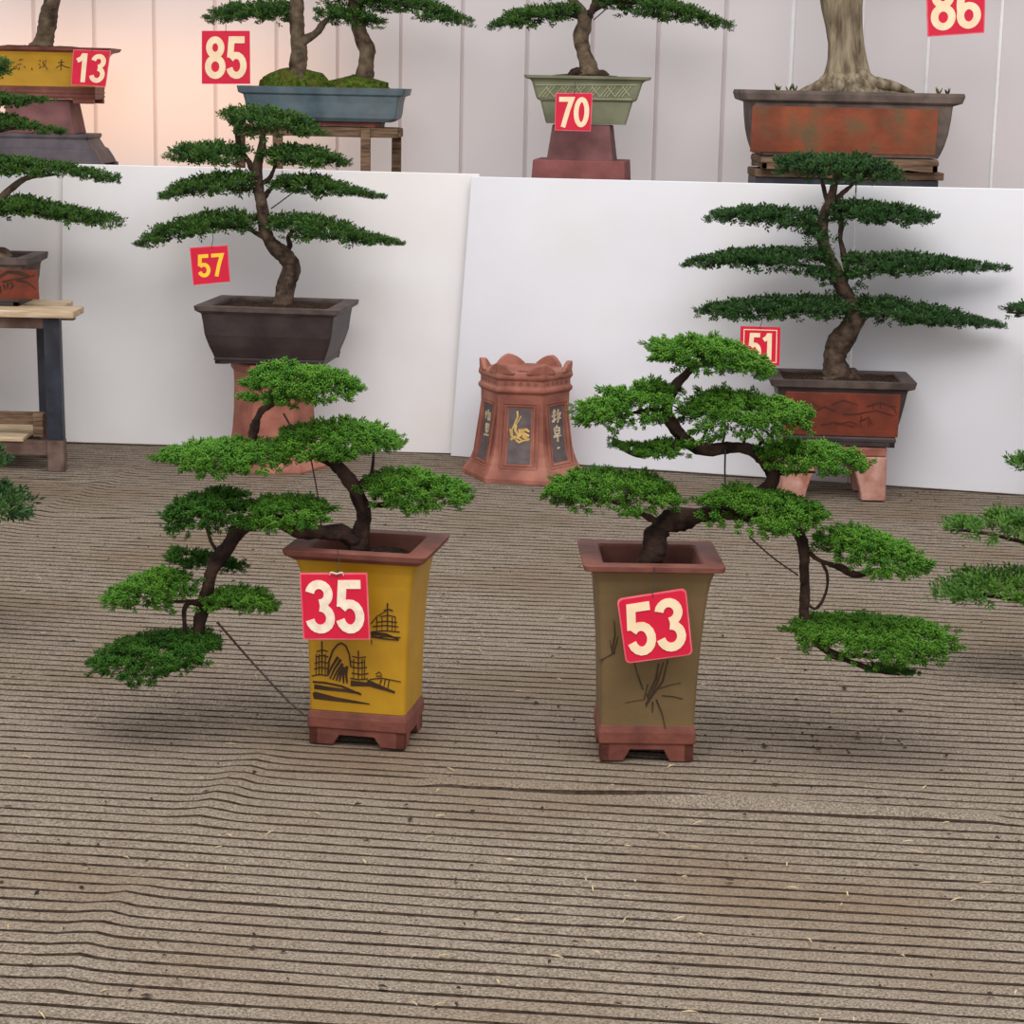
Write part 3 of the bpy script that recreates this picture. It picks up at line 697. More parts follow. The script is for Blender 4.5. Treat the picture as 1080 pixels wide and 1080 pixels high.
# ------------------------------------------------------------------ front row: tree 53
yb = G(681, 808)[1]; Y53 = yb + 0.12
p = Pot(683, Y53, math.radians(1.5), .88, 690,
        [(600, 142), (606, 136), (616, 129), (630, 124), (650, 120), (690, 113), (730, 109), (772, 106)],
        [(605, 140), (603, 156), (597, 158)])
t53 = thing('potted_bonsai', 'juniper bonsai leaning and cascading to the right from a tall olive-brown pot', 'potted plant', (p.axis[0], p.axis[1], 0))
pot = p.build(t53, M['olive'], M['clay_rim'], soil_drop=.055, wall=.028)
hx = p.hx_at(p.z(772))
p.foot(t53, pot, M['clay_brown'], p.z(770), 0.002, hx, .5, .6, 'foot')
S_ = []; c4 = lambda l: [(590 + a / 3.857, 540 + b / 3.857) for a, b in l]
for l, w, tp in (([(222, 440), (226, 500), (214, 560)], 2.2, (.4, 1)), ([(238, 505), (230, 540), (220, 575)], 2, (.4, 1)), ([(160, 606), (195, 588), (228, 572)], 1.2, (.5, 1)), ([(205, 520), (215, 575)], 1.4, (.4, 1)),
                 ([(300, 600), (318, 660), (340, 722)], 1.6, (.6, 1)), ([(404, 616), (392, 680), (358, 752)], 2.6, (.5, 1)), ([(424, 610), (400, 690), (360, 775)], 2.2, (.4, 1)), ([(442, 600), (420, 690), (352, 782)], 2.6, (.4, 1)),
                 ([(350, 735), (362, 760), (352, 792)], 2.4, (.6, .6)), ([(418, 747), (460, 750), (502, 760)], 1.8, (.6, .6)), ([(405, 718), (450, 704), (494, 694)], 1.0, (.8, .4)), ([(380, 772), (378, 816)], 1.8, (1, .5)),
                 ([(394, 762), (418, 820), (432, 886)], 1.7, (1, .4)), ([(268, 776), (310, 768), (350, 762)], .6, (1, 1)), ([(360, 700), (344, 760)], 1.2, (1, 1))):
    S_.append((c4(l), w, tp))
p.paint('painted_grass', S_[:4], M['ink_olive'], pot, t53, lift=.0012); p.paint('painted_grass', S_[4:], M['ink_olive'], pot, t53, lift=.0012)
Ys = Y53
branch('trunk', [(683, 596, Ys), (688, 582, Ys), (694, 563, Ys), (706, 551, Ys), (733, 544, Ys), (762, 538, Ys + .03), (792, 526, Ys + .03), (815, 506, Ys + .02), (806, 484, Ys + .02), (782, 473, Ys + .02), (752, 474, Ys + .02), (728, 468, Ys + .02), (708, 446, Ys), (704, 428, Ys), (713, 408, Ys), (726, 392, Ys), (742, 382, Ys)],
       [17, 14, 13, 13.5, 11, 10, 10, 9, 8, 7, 7, 8, 7, 6, 5.5, 5, 2.5], t53, seed=23)
branch('branch', [(760, 540, Ys), (800, 545, Ys - .02), (834, 555, Ys - .03), (846, 570, Ys - .03), (848, 602, Ys - .03), (849, 628, Ys - .03), (852, 660, Ys - .03), (880, 690, Ys - .03), (930, 690, Ys - .03)], [7, 6, 6, 6.5, 6, 5.5, 6, 4, 1.5], t53, seed=24)
branch('branch', [(850, 578, Ys - .03), (862, 590, Ys - .03), (884, 598, Ys - .03), (904, 606, Ys - .03), (930, 600, Ys - .03)], [2.5, 2.5, 4, 4, 2], t53, seed=25)
branch('branch', [(866, 592, Ys - .03), (873, 608, Ys - .03), (870, 628, Ys - .03), (860, 642, Ys - .03), (850, 636, Ys - .03)], [1.6, 1.8, 1.8, 1.6, 1.5], t53, seed=26)
branch('branch', [(700, 556, Ys), (688, 548, Ys), (678, 542, Ys), (650, 530, Ys), (620, 528, Ys)], [6, 4, 3.5, 2.5, 1], t53, seed=27)
branch('branch', [(706, 440, Ys), (694, 432, Ys), (675, 434, Ys), (650, 440, Ys)], [3, 3, 2.5, 1], t53, seed=28)
branch('branch', [(724, 466, Ys), (700, 474, Ys), (672, 480, Ys), (645, 466, Ys)], [4, 4, 3, 1], t53, seed=29)
for k, x in enumerate((738, 760, 782, 800, 812)):
    branch('branch', [(x, 472 + (k > 3) * 8, Ys + .02), (x + 3, 463, Ys + .01), (x + 8 - 4 * k, 452, Ys)], [2.2, 1.8, 1], t53, seed=40 + k, nseg=6)
branch('branch', [(814, 500, Ys + .02), (832, 497, Ys), (860, 498, Ys)], [4, 3, 1], t53, seed=50)
branch('branch', [(876, 692, Ys - .03), (905, 700, Ys - .06), (925, 708, Ys - .1), (950, 712, Ys - .1)], [3, 3, 2.5, 1], t53, seed=51)
Q = [([(682, 366, 372), (692, 358, 382), (715, 354, 396), (745, 352, 402), (772, 357, 401), (798, 376, 402), (821, 394, 400)], 0, .12),
     ([(607, 440, 448), (620, 424, 456), (645, 408, 457), (672, 400, 454), (698, 402, 444), (712, 412, 430)], 0, .11),
     ([(716, 438, 456), (730, 420, 465), (755, 410, 469), (785, 411, 469), (815, 418, 464), (840, 426, 452), (859, 432, 440)], -.02, .13),
     ([(636, 460, 466), (655, 464, 476), (680, 466, 486), (705, 462, 489), (730, 462, 484)], -.01, .07),
     ([(798, 480, 492), (812, 468, 500), (838, 462, 504), (868, 467, 507), (895, 476, 504), (916, 489, 498)], -.01, .11),
     ([(575, 518, 526), (592, 502, 538), (620, 494, 545), (655, 492, 547), (685, 500, 545), (705, 514, 540), (717, 526, 534)], -.02, .13),
     ([(738, 528, 544), (752, 517, 556), (780, 512, 568), (812, 514, 568), (840, 522, 564), (862, 534, 558), (872, 542, 550)], -.05, .13),
     ([(862, 566, 580), (875, 556, 598), (900, 553, 608), (930, 562, 612), (958, 576, 610), (979, 592, 602)], -.05, .12),
     ([(832, 668, 676), (846, 654, 686), (872, 647, 697), (905, 648, 704), (940, 648, 706), (972, 654, 698), (995, 664, 692), (1007, 678, 684)], -.06, .15)]
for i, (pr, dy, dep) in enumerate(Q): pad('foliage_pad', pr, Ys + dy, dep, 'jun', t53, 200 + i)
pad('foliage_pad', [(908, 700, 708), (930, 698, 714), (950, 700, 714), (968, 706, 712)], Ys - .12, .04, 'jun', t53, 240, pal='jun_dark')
branch('wire', [(765, 474, Ys), (764.5, 495, Ys), (765, 520, Ys - .02)], [1.0, 1.0, 1.0], t53, 'wire', 1, None, 0, 6)
branch('wire', [(790, 566, Ys - .02), (815, 588, Ys - .02), (842, 607, Ys - .03)], [1.0, 1.0, 1.0], t53, 'wire', 2, None, 0, 6)
number_sign('53', (650.4, 631.5), (723.5, 620), (730.5, 690), (660, 699.5), yb - .03, 'tilted red sign reading 53 with cream digits on the olive-brown pot', 'cream', SIGN_G, round_=.07, hang=(690, 598, yb - .02, .02))

# ------------------------------------------------------------------ hexagonal stools / stands of terracotta
def hex_stand(cx, yfront, prof_, yaw, label, crown=True, motifs=True, cat='stool', ztop=None):
    """prof_: (py, half width px at the corner radius), top first, as seen on the nearest faces"""
    g = G(cx, yfront); m0 = mpp(g); R0 = prof_[-1][1] * m0; Yc = g[1] + R0 * .87; m = mpp((g[0], Yc, 0)); X = W(cx, (yfront + prof_[0][0]) / 2, Yc)[0]
    root = thing('plant_stand', label, cat, (X, Yc, 0))
    def z(py, R): return W(cx, py, Yc - R * .87)[2]
    def ring(R, zz, d=0): return [(X + R * math.cos(yaw + PI / 6 * 2 * k + 0), Yc + R * math.sin(yaw + PI / 3 * k), zz) for k in range(6)]
    zc_ = lambda py: W(cx, py, Yc)[2]          # silhouette rows are read at the axis distance
    PR = [(max(0.0, zc_(py) if 425 < py < yfront - 9 else z(py, hw * m)), hw * m) for py, hw in prof_]
    if ztop is not None:
        sc = ztop / PR[0][0]; PR = [(a * sc, b) for a, b in PR]
    PR[-1] = (0.0, PR[-1][1])
    mb = MB(); rings = [ring(R, zz) for zz, R in reversed(PR)]
    zt, Rt = PR[0]
    if crown: rings += [ring(Rt * .72, zt - .004), ring(Rt * .45, zt - .012), ring(Rt * .2, zt - .012), ring(Rt * .2, zt - .08)]
    mb.loft(rings); body = mb.obj('body', M['terracotta'], root, root.location, bevel=.004)
    zz_ = [q[0] for q in reversed(PR)]; RR = [q[1] for q in reversed(PR)]
    Rat = lambda h: float(np.interp(h, zz_, RR))
    def face(k):
        a = yaw - PI / 2 + PI / 3 * k + 0      # outward direction of face k (0 = front)
        def fn(u, v, l, lift=.0015, e=0.0):           # u across, v height
            ap = Rat(v) * math.cos(PI / 6) + (lift + e if l == 0 else -.006)
            return (X + ap * math.cos(a) - u * math.sin(a), Yc + ap * math.sin(a) + u * math.cos(a), v)
        return fn
    if crown:
        for k in range(6):                     # ears over the corners
            a = yaw + PI / 3 * k; mbp = MB(); rings = []
            for t in np.linspace(-1, 1, 9):
                h = .034 * (1 - abs(t) ** 1.8) + .002; s_ = t * Rt * .33
                bx = X + (Rt * .93 - abs(t) * Rt * .10) * math.cos(a) - s_ * math.sin(a); by = Yc + (Rt * .93 - abs(t) * Rt * .10) * math.sin(a) + s_ * math.cos(a)
                ox, oy = math.cos(a), math.sin(a); w = Rt * .10 * (1.1 - abs(t) * .5)
                rings.append([(bx - ox * w, by - oy * w, zt - .006), (bx + ox * w * .6, by + oy * w * .6, zt - .006), (bx + ox * w * .7, by + oy * w * .7, zt + h), (bx - ox * w * .5, by - oy * w * .5, zt + h)])
            mbp.loft(rings); mbp.obj('crown_petal', M['terracotta'], body, root.location, smooth=False, bevel=.004)
    return root, body, face, PR, Rat, ring, (X, Yc), z, m
HP = [(396, 49), (398.5, 50), (401, 49.5), (402, 47.5), (409, 47.5), (411, 50), (414.5, 50), (416.5, 47), (428, 46.5), (445, 47.5), (460, 49.5), (474, 53), (484, 57), (490, 61), (496, 65.5), (511, 66)]
HP = [(py - 6 if i == 0 else py, hw) for i, (py, hw) in enumerate(HP)]
HP[0] = (394, 49)
HYAW = math.radians(-7)
root, body, face, PR, Rat, ring, (X, Yc), zf, m = hex_stand(553, 511.5, HP, HYAW, 'empty hexagonal terracotta stool with petal-topped corners in front of the white board')
zz = lambda py: zf(py, 48 * m)
def hex_panel(k, hwm, z0, z1, taper, motif, mot_m):
    fn = face(k); pb = MB(); rings = []
    for i in range(7):
        v = z0 + (z1 - z0) * i / 6; w = hwm * (1 + taper * (1 - i / 6))
        rings.append([fn(-w, v, 0), fn(w, v, 0), fn(w, v, 1), fn(-w, v, 1)])
    pb.loft(rings); pan = pb.obj('inlaid_panel', M['slate'], body, root.location)
    fb = MB(); e = .008
    for dx, w_ in ((1.30, .004),):
        pts = [(-hwm * dx * (1 + taper), z0 - e), (hwm * dx * (1 + taper), z0 - e), (hwm * dx, z1 + e), (-hwm * dx, z1 + e), (-hwm * dx * (1 + taper), z0 - e)]
        ribbon(fb, pts, w_, lambda u, v, l, e=0: face(k)(u, v, l, .004, e))
        ribbon(fb, [(-hwm * 1.62 * (1 + taper), z0 - 2.2 * e), (hwm * 1.62 * (1 + taper), z0 - 2.2 * e), (hwm * 1.62, z1 + 2.2 * e), (-hwm * 1.62, z1 + 2.2 * e), (-hwm * 1.62 * (1 + taper), z0 - 2.2 * e)], w_, lambda u, v, l, e=0: face(k)(u, v, l, .003, e))
    fb.obj('panel_frame', M['terracotta'], body, root.location)
    mo = MB()
    for pts, w in motif:
        q = [(u * hwm, z0 + (z1 - z0) * v) for u, v in pts]
        ribbon(mo, q, w * hwm, lambda u, v, l, e=0: face(k)(u, v, l, .003, e), taper=(1, .5))
    mo.obj('gold_motif' if k == 0 else 'lettering', mot_m, body, root.location)
z0, z1 = zz(488), zz(431)
hw_ = 11.3 * m
bug = [([(-.25, .95), (-.2, .85), (-.45, .72), (-.7, .6), (-.6, .48), (-.3, .42)], .16), ([(.1, .86), (-.1, .78), (-.35, .7)], .12), ([(-.35, .7), (-.4, .6), (-.1, .5), (.2, .52)], .25),
       ([(-.1, .58), (.3, .6), (.6, .62), (.9, .58)], .34), ([(-.2, .5), (.3, .55), (.9, .5)], .4), ([(-.8, .42), (-.4, .48), (0, .45), (.4, .4)], .22), ([(-.3, .42), (0, .38), (.4, .42), (.85, .42)], .2), ([(.3, .5), (.7, .45), (.95, .44)], .3), ([(-.85, .62), (-.75, .5), (-.5, .44)], .2)]
chL = [([(-.5, .86), (-.55, .72)], .3), ([(-.7, .8), (-.2, .82)], .22), ([(0, .9), (.1, .7)], .28), ([(-.1, .82), (.6, .84)], .22), ([(.5, .86), (.45, .7)], .25), ([(-.1, .72), (.6, .74)], .2),
       ([(-.4, .62), (.4, .64)], .2), ([(-.35, .62), (-.3, .5)], .22), ([(.4, .64), (.35, .5)], .22), ([(-.3, .56), (.35, .57)], .18), ([(-.3, .5), (.35, .5)], .2), ([(0, .62), (0, .42)], .22), ([(-.6, .42), (.6, .44)], .22)]
chR = [([(-.6, .9), (-.1, .92)], .25), ([(-.35, .96), (-.4, .72)], .28), ([(-.75, .84), (-.1, .85)], .22), ([(-.7, .74), (0, .78)], .22), ([(.3, .95), (.1, .86), (.7, .88)], .24), ([(.2, .84), (.3, .72)], .24), ([(.6, .88), (.1, .7)], .22), ([(.1, .78), (.7, .78)], .2),
       ([(-.1, .62), (.1, .66)], .25), ([(-.4, .61), (.4, .61)], .22), ([(-.4, .61), (-.35, .5)], .24), ([(.4, .61), (.35, .5)], .24), ([(-.3, .56), (.3, .56)], .2), ([(-.35, .5), (.35, .5)], .22), ([(-.6, .46), (.6, .46)], .24), ([(0, .5), (.05, .37), (-.15, .38)], .26), ([(-.2, .24), (.2, .25)], .2)]
hex_panel(0, hw_, z0, z1, .06, bug, M['gold']); hex_panel(-1, hw_, z0, z1, .06, chL, M['pale_paint']); hex_panel(1, hw_, z0, z1, .06, chR, M['pale_paint'])
mo = MB()                                      # faded band ornament
for k in (-1, 0, 1):
    for u in (-.6, -.3, 0, .3, .6):
        f = face(k); zc = zz(405.5); uu = u * 26 * m
        ribbon(mo, [(uu - .007, zc), (uu, zc + .006), (uu + .007, zc), (uu, zc - .006), (uu - .007, zc)], .0022, lambda a, b, l, e=0: f(a, b, l, .001, e))
mo.obj('band_ornament', M['purple_clay'], body, root.location)

# ------------------------------------------------------------------ middle row: tree 57 on its stand
SP = [(388, 43), (391, 45), (395, 45), (398, 42), (412, 41.5), (432, 42), (452, 43.5), (468, 46), (478, 50), (486, 55), (490, 58), (501, 57)]
gs = G(289, 501); R0 = 57 * mpp(gs); Y57 = gs[1] + R0 * .87
p = Pot(288.5, Y57, math.radians(-6), .78, 350, [(333, 154), (341, 151), (356, 147), (368, 139), (376, 132), (380, 129)], [(334, 152), (330, 166), (325, 168)])
zp = p.z(387.5)
hex_stand(289, 501, SP, math.radians(5), 'terracotta pedestal under the dark brown pot of tree 57', crown=False, cat='plant stand', ztop=zp)
sr = [o for o in bpy.data.objects if o.name.startswith('plant_stand')][-1]
t57 = thing('potted_bonsai', 'flat-tiered small-leaved bonsai in a plain dark brown rectangular pot on a pedestal', 'potted plant', (p.axis[0], p.axis[1], zp))
pot = p.build(t57, M['dark_pot'], M['pot_rim'], soil_drop=.018, wall=.03)
p.foot(t57, pot, M['dark_pot'], p.z(379.5), zp + .001, p.hx_at(p.z(380)) * .98, .8, .3, 'foot', .004)
Ys = Y57
branch('trunk', [(293, 330, Ys), (297, 322, Ys), (302, 302, Ys), (307, 283, Ys), (300, 270, Ys), (288, 258, Ys), (280, 244, Ys), (276, 217, Ys), (272, 195, Ys), (271, 176, Ys), (276, 155, Ys), (278, 138, Ys)], [14, 11, 9.5, 10, 9, 7.5, 6.5, 6, 6, 5.5, 4.5, 2], t57, 'bark_mid', 60)
branch('branch', [(268, 180, Ys), (262, 170, Ys), (254, 158, Ys), (250, 140, Ys), (254, 130, Ys)], [4, 3.5, 3, 3, 1.5], t57, 'bark_dark', 61)
branch('branch', [(300, 268, Ys), (305, 260, Ys), (304, 250, Ys), (310, 243, Ys)], [3, 3, 3, 1.5], t57, 'bark_dark', 62)
branch('branch', [(276, 212, Ys), (283, 202, Ys), (292, 196, Ys), (310, 198, Ys)], [3, 3, 2.5, 1], t57, 'bark_dark', 63)
branch('branch', [(274, 195, Ys), (284, 188, Ys), (290, 176, Ys), (292, 166, Ys), (310, 168, Ys)], [3, 2.5, 2.2, 2, 1], t57, 'bark_dark', 64)
branch('branch', [(284, 254, Ys), (270, 246, Ys), (258, 240, Ys), (225, 240, Ys)], [3.5, 3, 2.5, 1], t57, 'bark_dark', 65)
branch('branch', [(272, 190, Ys), (262, 200, Ys), (240, 200, Ys)], [2.5, 2, 1], t57, 'bark_dark', 66)
branch('wire', [(309, 203, Ys), (297, 212, Ys), (286, 220, Ys)], [.7, .7, .7], t57, 'wire', 67, None, 0, 5)
R_ = [([(229, 126, 130), (240, 117, 134), (258, 115, 142), (280, 114, 146), (305, 120, 144), (330, 132, 145), (349, 138, 142)], .14),
      ([(169, 166, 169), (185, 156, 171), (208, 154, 173), (232, 153, 175), (252, 154, 178), (262, 160, 174)], .13),
      ([(272, 160, 174), (290, 157, 176), (315, 156, 175), (340, 160, 177), (360, 166, 178), (376, 176, 182)], .13),
      ([(164, 209, 213), (180, 198, 211), (205, 190, 208), (230, 184, 206), (255, 182, 206), (270, 186, 200)], .14),
      ([(284, 193, 200), (300, 187, 203), (325, 187, 207), (350, 192, 208), (380, 199, 210), (410, 207, 212)], .14),
      ([(139, 261, 265), (158, 246, 262), (185, 236, 256), (215, 228, 248), (245, 223, 246), (274, 224, 248)], .15),
      ([(284, 230, 250), (305, 227, 252), (330, 228, 256), (355, 236, 258), (385, 246, 260), (408, 250, 260), (427, 256, 261)], .15)]
for i, (pr, dep) in enumerate(R_): pad('foliage_pad', pr, Ys, dep, 'leaf', t57, 300 + i)
number_sign('57', (200, 261), (240.5, 258.5), (243, 297), (204, 301), Ys - .1, 'red sign reading 57 in yellow digits, hanging from a lower branch', 'digit_yellow', SIGN_G, hang=(224, 246, Ys - .06, .08))

# ------------------------------------------------------------------ middle row: tree 51 on its four-legged stand
g51 = G(885, 529); Y51 = g51[1] + .15
p = Pot(886, Y51, math.radians(-3), .62, 430, [(408, 152), (414, 148), (428, 143), (444, 136), (456, 129), (462, 127)], [(411, 150), (409, 164), (402, 168)])
zp = p.z(472.5)
t51 = thing('potted_bonsai', 'wide flat-tiered bonsai in a dark-rimmed pot with red-brown panel, on a four-legged stand', 'potted plant', (p.axis[0], p.axis[1], zp))
pot = p.build(t51, M['dark_pot'], M['pot_rim'], soil_drop=.014, wall=.025)
p.foot(t51, pot, M['dark_pot'], p.z(461.5), zp + .001, p.hx_at(p.z(462)), .9, .1, 'foot', .004)
pn = p.panel('glazed_panel', 826, 950, 416, 458, M['red_panel'], pot, t51)
S_ = []; c5 = lambda l: [(780 + a / 5.14, 380 + b / 5.14) for a, b in l]
for l, w in (([(420, 270), (460, 250), (520, 275)], 3), ([(500, 240), (560, 215), (640, 240)], 2.5), ([(560, 290), (640, 290), (740, 270), (840, 300)], 2.2), ([(690, 250), (760, 230), (850, 250)], 3), ([(650, 330), (700, 310), (720, 350)], 2.5), ([(440, 350), (520, 335), (620, 360)], 2.5), ([(800, 240), (840, 260), (850, 290)], 2), ([(700, 300), (700, 360)], 1.5), ([(660, 300), (655, 360)], 1.5), ([(350, 240), (400, 230), (440, 260)], 2.5), ([(520, 350), (600, 330), (640, 350)], 1.8), ([(720, 235), (725, 265)], 1.2), ([(760, 225), (765, 265)], 1.2)):
    S_.append((c5(l), w))
p.paint('painted_landscape', [(q, w * .75, (1, .5)) for q, w in S_], M['ink_red'], pot, t51, lift=.0045)
Ys = Y51
branch('trunk', [(892, 406, Ys), (884, 400, Ys), (880, 385, Ys), (881, 370, Ys), (892, 354, Ys), (901, 336, Ys), (896, 318, Ys), (888, 302, Ys), (880, 284, Ys), (870, 262, Ys), (867, 240, Ys), (870, 224, Ys), (876, 212, Ys), (880, 195, Ys), (882, 180, Ys)], [22, 16, 13, 12, 13, 11, 9, 8, 7, 6.5, 6, 5.5, 5, 4, 2], t51, 'bark_mid', 70)
for k, pts in enumerate(([(884, 402, Ys - .03), (900, 400, Ys - .05), (912, 403, Ys - .06)], [(880, 400, Ys - .04), (868, 402, Ys - .06)], [(888, 398, Ys + .02), (906, 398, Ys + .02)])):
    branch('root', pts, [6, 4, 2][:len(pts)], t51, 'bark_mid', 71 + k)
branch('branch', [(889, 304, Ys), (893, 290, Ys), (890, 270, Ys), (886, 252, Ys), (887, 234, Ys), (882, 222, Ys)], [3, 3.5, 3.2, 3, 3, 2], t51, 'bark_dark', 75)
branch('branch', [(874, 216, Ys), (870, 205, Ys), (868, 194, Ys), (866, 186, Ys)], [3, 2.6, 2.2, 1], t51, 'bark_dark', 76)
branch('branch', [(879, 212, Ys), (890, 203, Ys), (900, 194, Ys), (912, 186, Ys)], [3, 2.6, 2.2, 1], t51, 'bark_dark', 77)
for k, pts in enumerate(([(868, 240), (850, 232), (810, 232)], [(874, 222), (895, 225), (930, 226)], [(880, 284), (862, 282), (820, 276)], [(886, 298), (905, 288), (960, 282)], [(898, 328), (875, 330), (820, 328)], [(898, 332), (920, 332), (970, 332)])):
    branch('branch', [(a, b, Ys) for a, b in pts], [3, 2.2, 1], t51, 'bark_dark', 80 + k)
T_ = [([(814, 178, 181), (824, 168, 184), (850, 165, 190), (885, 164, 193), (920, 169, 192), (945, 178, 191), (956, 184, 190)], .14),
      ([(741, 230, 235), (760, 221, 235), (790, 220, 238), (820, 221, 240), (845, 222, 244), (866, 224, 244)], .13),
      ([(866, 220, 236), (885, 214, 236), (915, 214, 238), (945, 218, 239), (975, 224, 238), (997, 228, 234)], .13),
      ([(717, 278, 284), (740, 270, 283), (770, 266, 284), (805, 264, 285), (840, 262, 290), (876, 266, 296)], .14),
      ([(890, 270, 292), (915, 269, 296), (950, 269, 291), (985, 272, 288), (1030, 276, 288), (1067, 280, 287)], .15),
      ([(729, 328, 336), (755, 321, 337), (790, 317, 338), (830, 315, 338), (865, 313, 337), (896, 314, 336)], .15),
      ([(896, 314, 338), (930, 315, 342), (965, 322, 344), (1000, 328, 345), (1035, 336, 347), (1062, 341, 348)], .15)]
for i, (pr, dep) in enumerate(T_): pad('foliage_pad', pr, Ys, dep, 'leaf', t51, 400 + i, pal='dark_blue')
pad('foliage_pad', [(846, 236, 246), (856, 234, 266), (866, 240, 274), (874, 252, 268)], Ys, .075, 'leaf', t51, 420, pal='dark_blue')
pad('foliage_pad', [(858, 290, 296), (870, 284, 302), (882, 290, 304)], Ys - .03, .05, 'leaf', t51, 421, pal='dark_blue')
pad('foliage_pad', [(892, 286, 300), (900, 284, 305), (908, 288, 300)], Ys - .03, .05, 'leaf', t51, 422, pal='dark_blue')
number_sign('51', (781, 344), (823, 345.3), (822, 385.5), (780, 384), Ys - .12, 'red bordered sign reading 51, partly hidden behind the juniper of tree 53', 'cream', SIGN_G, frame=True, border=False, hang=(803, 334, Ys - .06, 0))
# stand: slab and four splayed legs
k51 = mpp((p.axis[0], Y51, .3)); cx5 = W(879, 500, Y51 - .1)[0]; hw5, hd5 = 53 * k51, .13
st = thing('plant_stand', 'pale chipped terracotta stand with four legs under the red-brown pot of tree 51', 'plant stand', (cx5, Y51, 0))
zt = zp; sl = MB(); sl.box((cx5, Y51, zt - .018), (hw5, hd5, .018)); sl.obj('top_slab', M['terracotta'], st, st.location, bevel=.006)
for sy in (-1, 1):                              # apron with arch
    y0 = Y51 + sy * (hd5 - .012); mb = MB(); za = zt - .036
    arch = [(-hw5 * .97, za), (hw5 * .97, za), (hw5 * .97, za - .05)] + [(hw5 * .5 * math.cos(a) * 1.15, za - .05 + .028 * math.sin(a)) for a in np.linspace(0, PI, 9)] + [(-hw5 * .97, za - .05)]
    n = len(arch); mb.add([(cx5 + u, y0 - .012, v) for u, v in arch] + [(cx5 + u, y0 + .012, v) for u, v in arch], [tuple(range(n))[::-1], tuple(range(n, 2 * n))] + [(i, (i + 1) % n, (i + 1) % n + n, i + n) for i in range(n)])
    mb.obj('apron', M['pale_terra'], st, st.location)
    for sx in (-1, 1):
        mb = MB(); rings = []
        for t in np.linspace(0, 1, 7):
            zz2 = .001 + (zt - .037) * t; w = (13 + 7 * t ** 1.5) * k51; xo = cx5 + sx * (hw5 - w * .96 + .006 * (1 - t)); rings.append(rrect(w * .98, .03 + .012 * t, .008, zz2, 0, (xo, Y51 + sy * (hd5 - .034))))
        mb.loft(rings); mb.obj('leg', M['pale_terra'], st, st.location, bevel=.003)

# ------------------------------------------------------------------ left edge: table with a bonsai
gt = G(58, 497); YT = gt[1]
ztt = W(40, 328, YT - .03)[2]; YB = H(40, 316, ztt)[1]; xR = W(77, 330, YT - .03)[0]; xL = xR - .95
tb = thing('work_table', 'plank-topped table with dark steel legs at the left edge', 'table', ((xL + xR) / 2, (YT + YB) / 2, 0))
dpt = (YB - YT + .03) / 2; ymid = (YB + YT - .03) / 2; cxm = (xL + xR) / 2
for i, (dy, ex) in enumerate(((-dpt / 2, 0), (dpt / 2, -.085))):
    MB().box((cxm + ex, ymid + dy, ztt - .0135), ((xR - xL) / 2, dpt / 2 - .002, .0135)).obj('top_plank', M['pale_wood'], tb, tb.location, bevel=.004)
kt = mpp((0, YT, .5)); zb_ = ztt - .027
lx = W(53.5, 345, YT)[0]; lxb = W(59, 490, YT)[0]
for yy in (YT + .03, YB - .05):
    MB().box((cxm, yy, zb_ - .023), ((xR - xL) / 2 - .07, .02, .023)).obj('rail', M['steel_rust'], tb, tb.location, bevel=.003)
    for mir in (0, 1):
        ins = .098 if yy > YT + .1 else 0
        fx = (lambda x: 2 * cxm - x + ins) if mir else (lambda x: x - ins)
        mb = MB(); rings = []
        for t in np.linspace(0, 1, 5):
            xc = fx(lxb + (lx - lxb) * t); rings.append(rrect(8.2 * kt, .028, .004, .001 + (zb_ - .001) * t, 0, (xc, yy)))
        mb.loft(rings); lg = mb.obj('leg', M['steel'], tb, tb.location)
        mb = MB(); mb.loft([rrect(8.8 * kt, .031, .004, 0.0008, 0, (fx(lxb), yy)), rrect(8.8 * kt, .031, .004, .12, 0, (fx(lxb + (lx - lxb) * .12 / zb_), yy))]); mb.obj('leg_sleeve', M['steel_rust'], lg, tb.location)
z1_, z2_, z3_ = W(20, 447, YT + .05)[2], W(20, 456, YT + .05)[2], W(20, 473, YT)[2]
MB().box((cxm, YT + .03, z3_), ((xR - xL) / 2 - .1, .02, .028)).obj('lower_rail', M['steel_rust'], tb, tb.location, bevel=.003)
MB().box((cxm, YB - .05, z3_), ((xR - xL) / 2 - .17, .02, .028)).obj('lower_rail', M['steel_rust'], tb, tb.location, bevel=.003)
MB().box((cxm, (YT + YB) / 2, z3_ + .034), ((xR - xL) / 2 - .21, (YB - YT) / 2, .008)).obj('lower_shelf', M['pale_wood'], tb, tb.location, bevel=.003)
bxc = W(42, 455, YT + .06)
MB().box((bxc[0], bxc[1], z3_ + .042 + .045), (.02, .03, .045)).obj('wood_block', M['old_wood'], tb, tb.location, bevel=.003)
MB().box((bxc[0] - .25, bxc[1] + .02, z3_ + .042 + .065), (.24, .015, .024)).obj('lower_plank', M['old_wood'], tb, tb.location, bevel=.003)
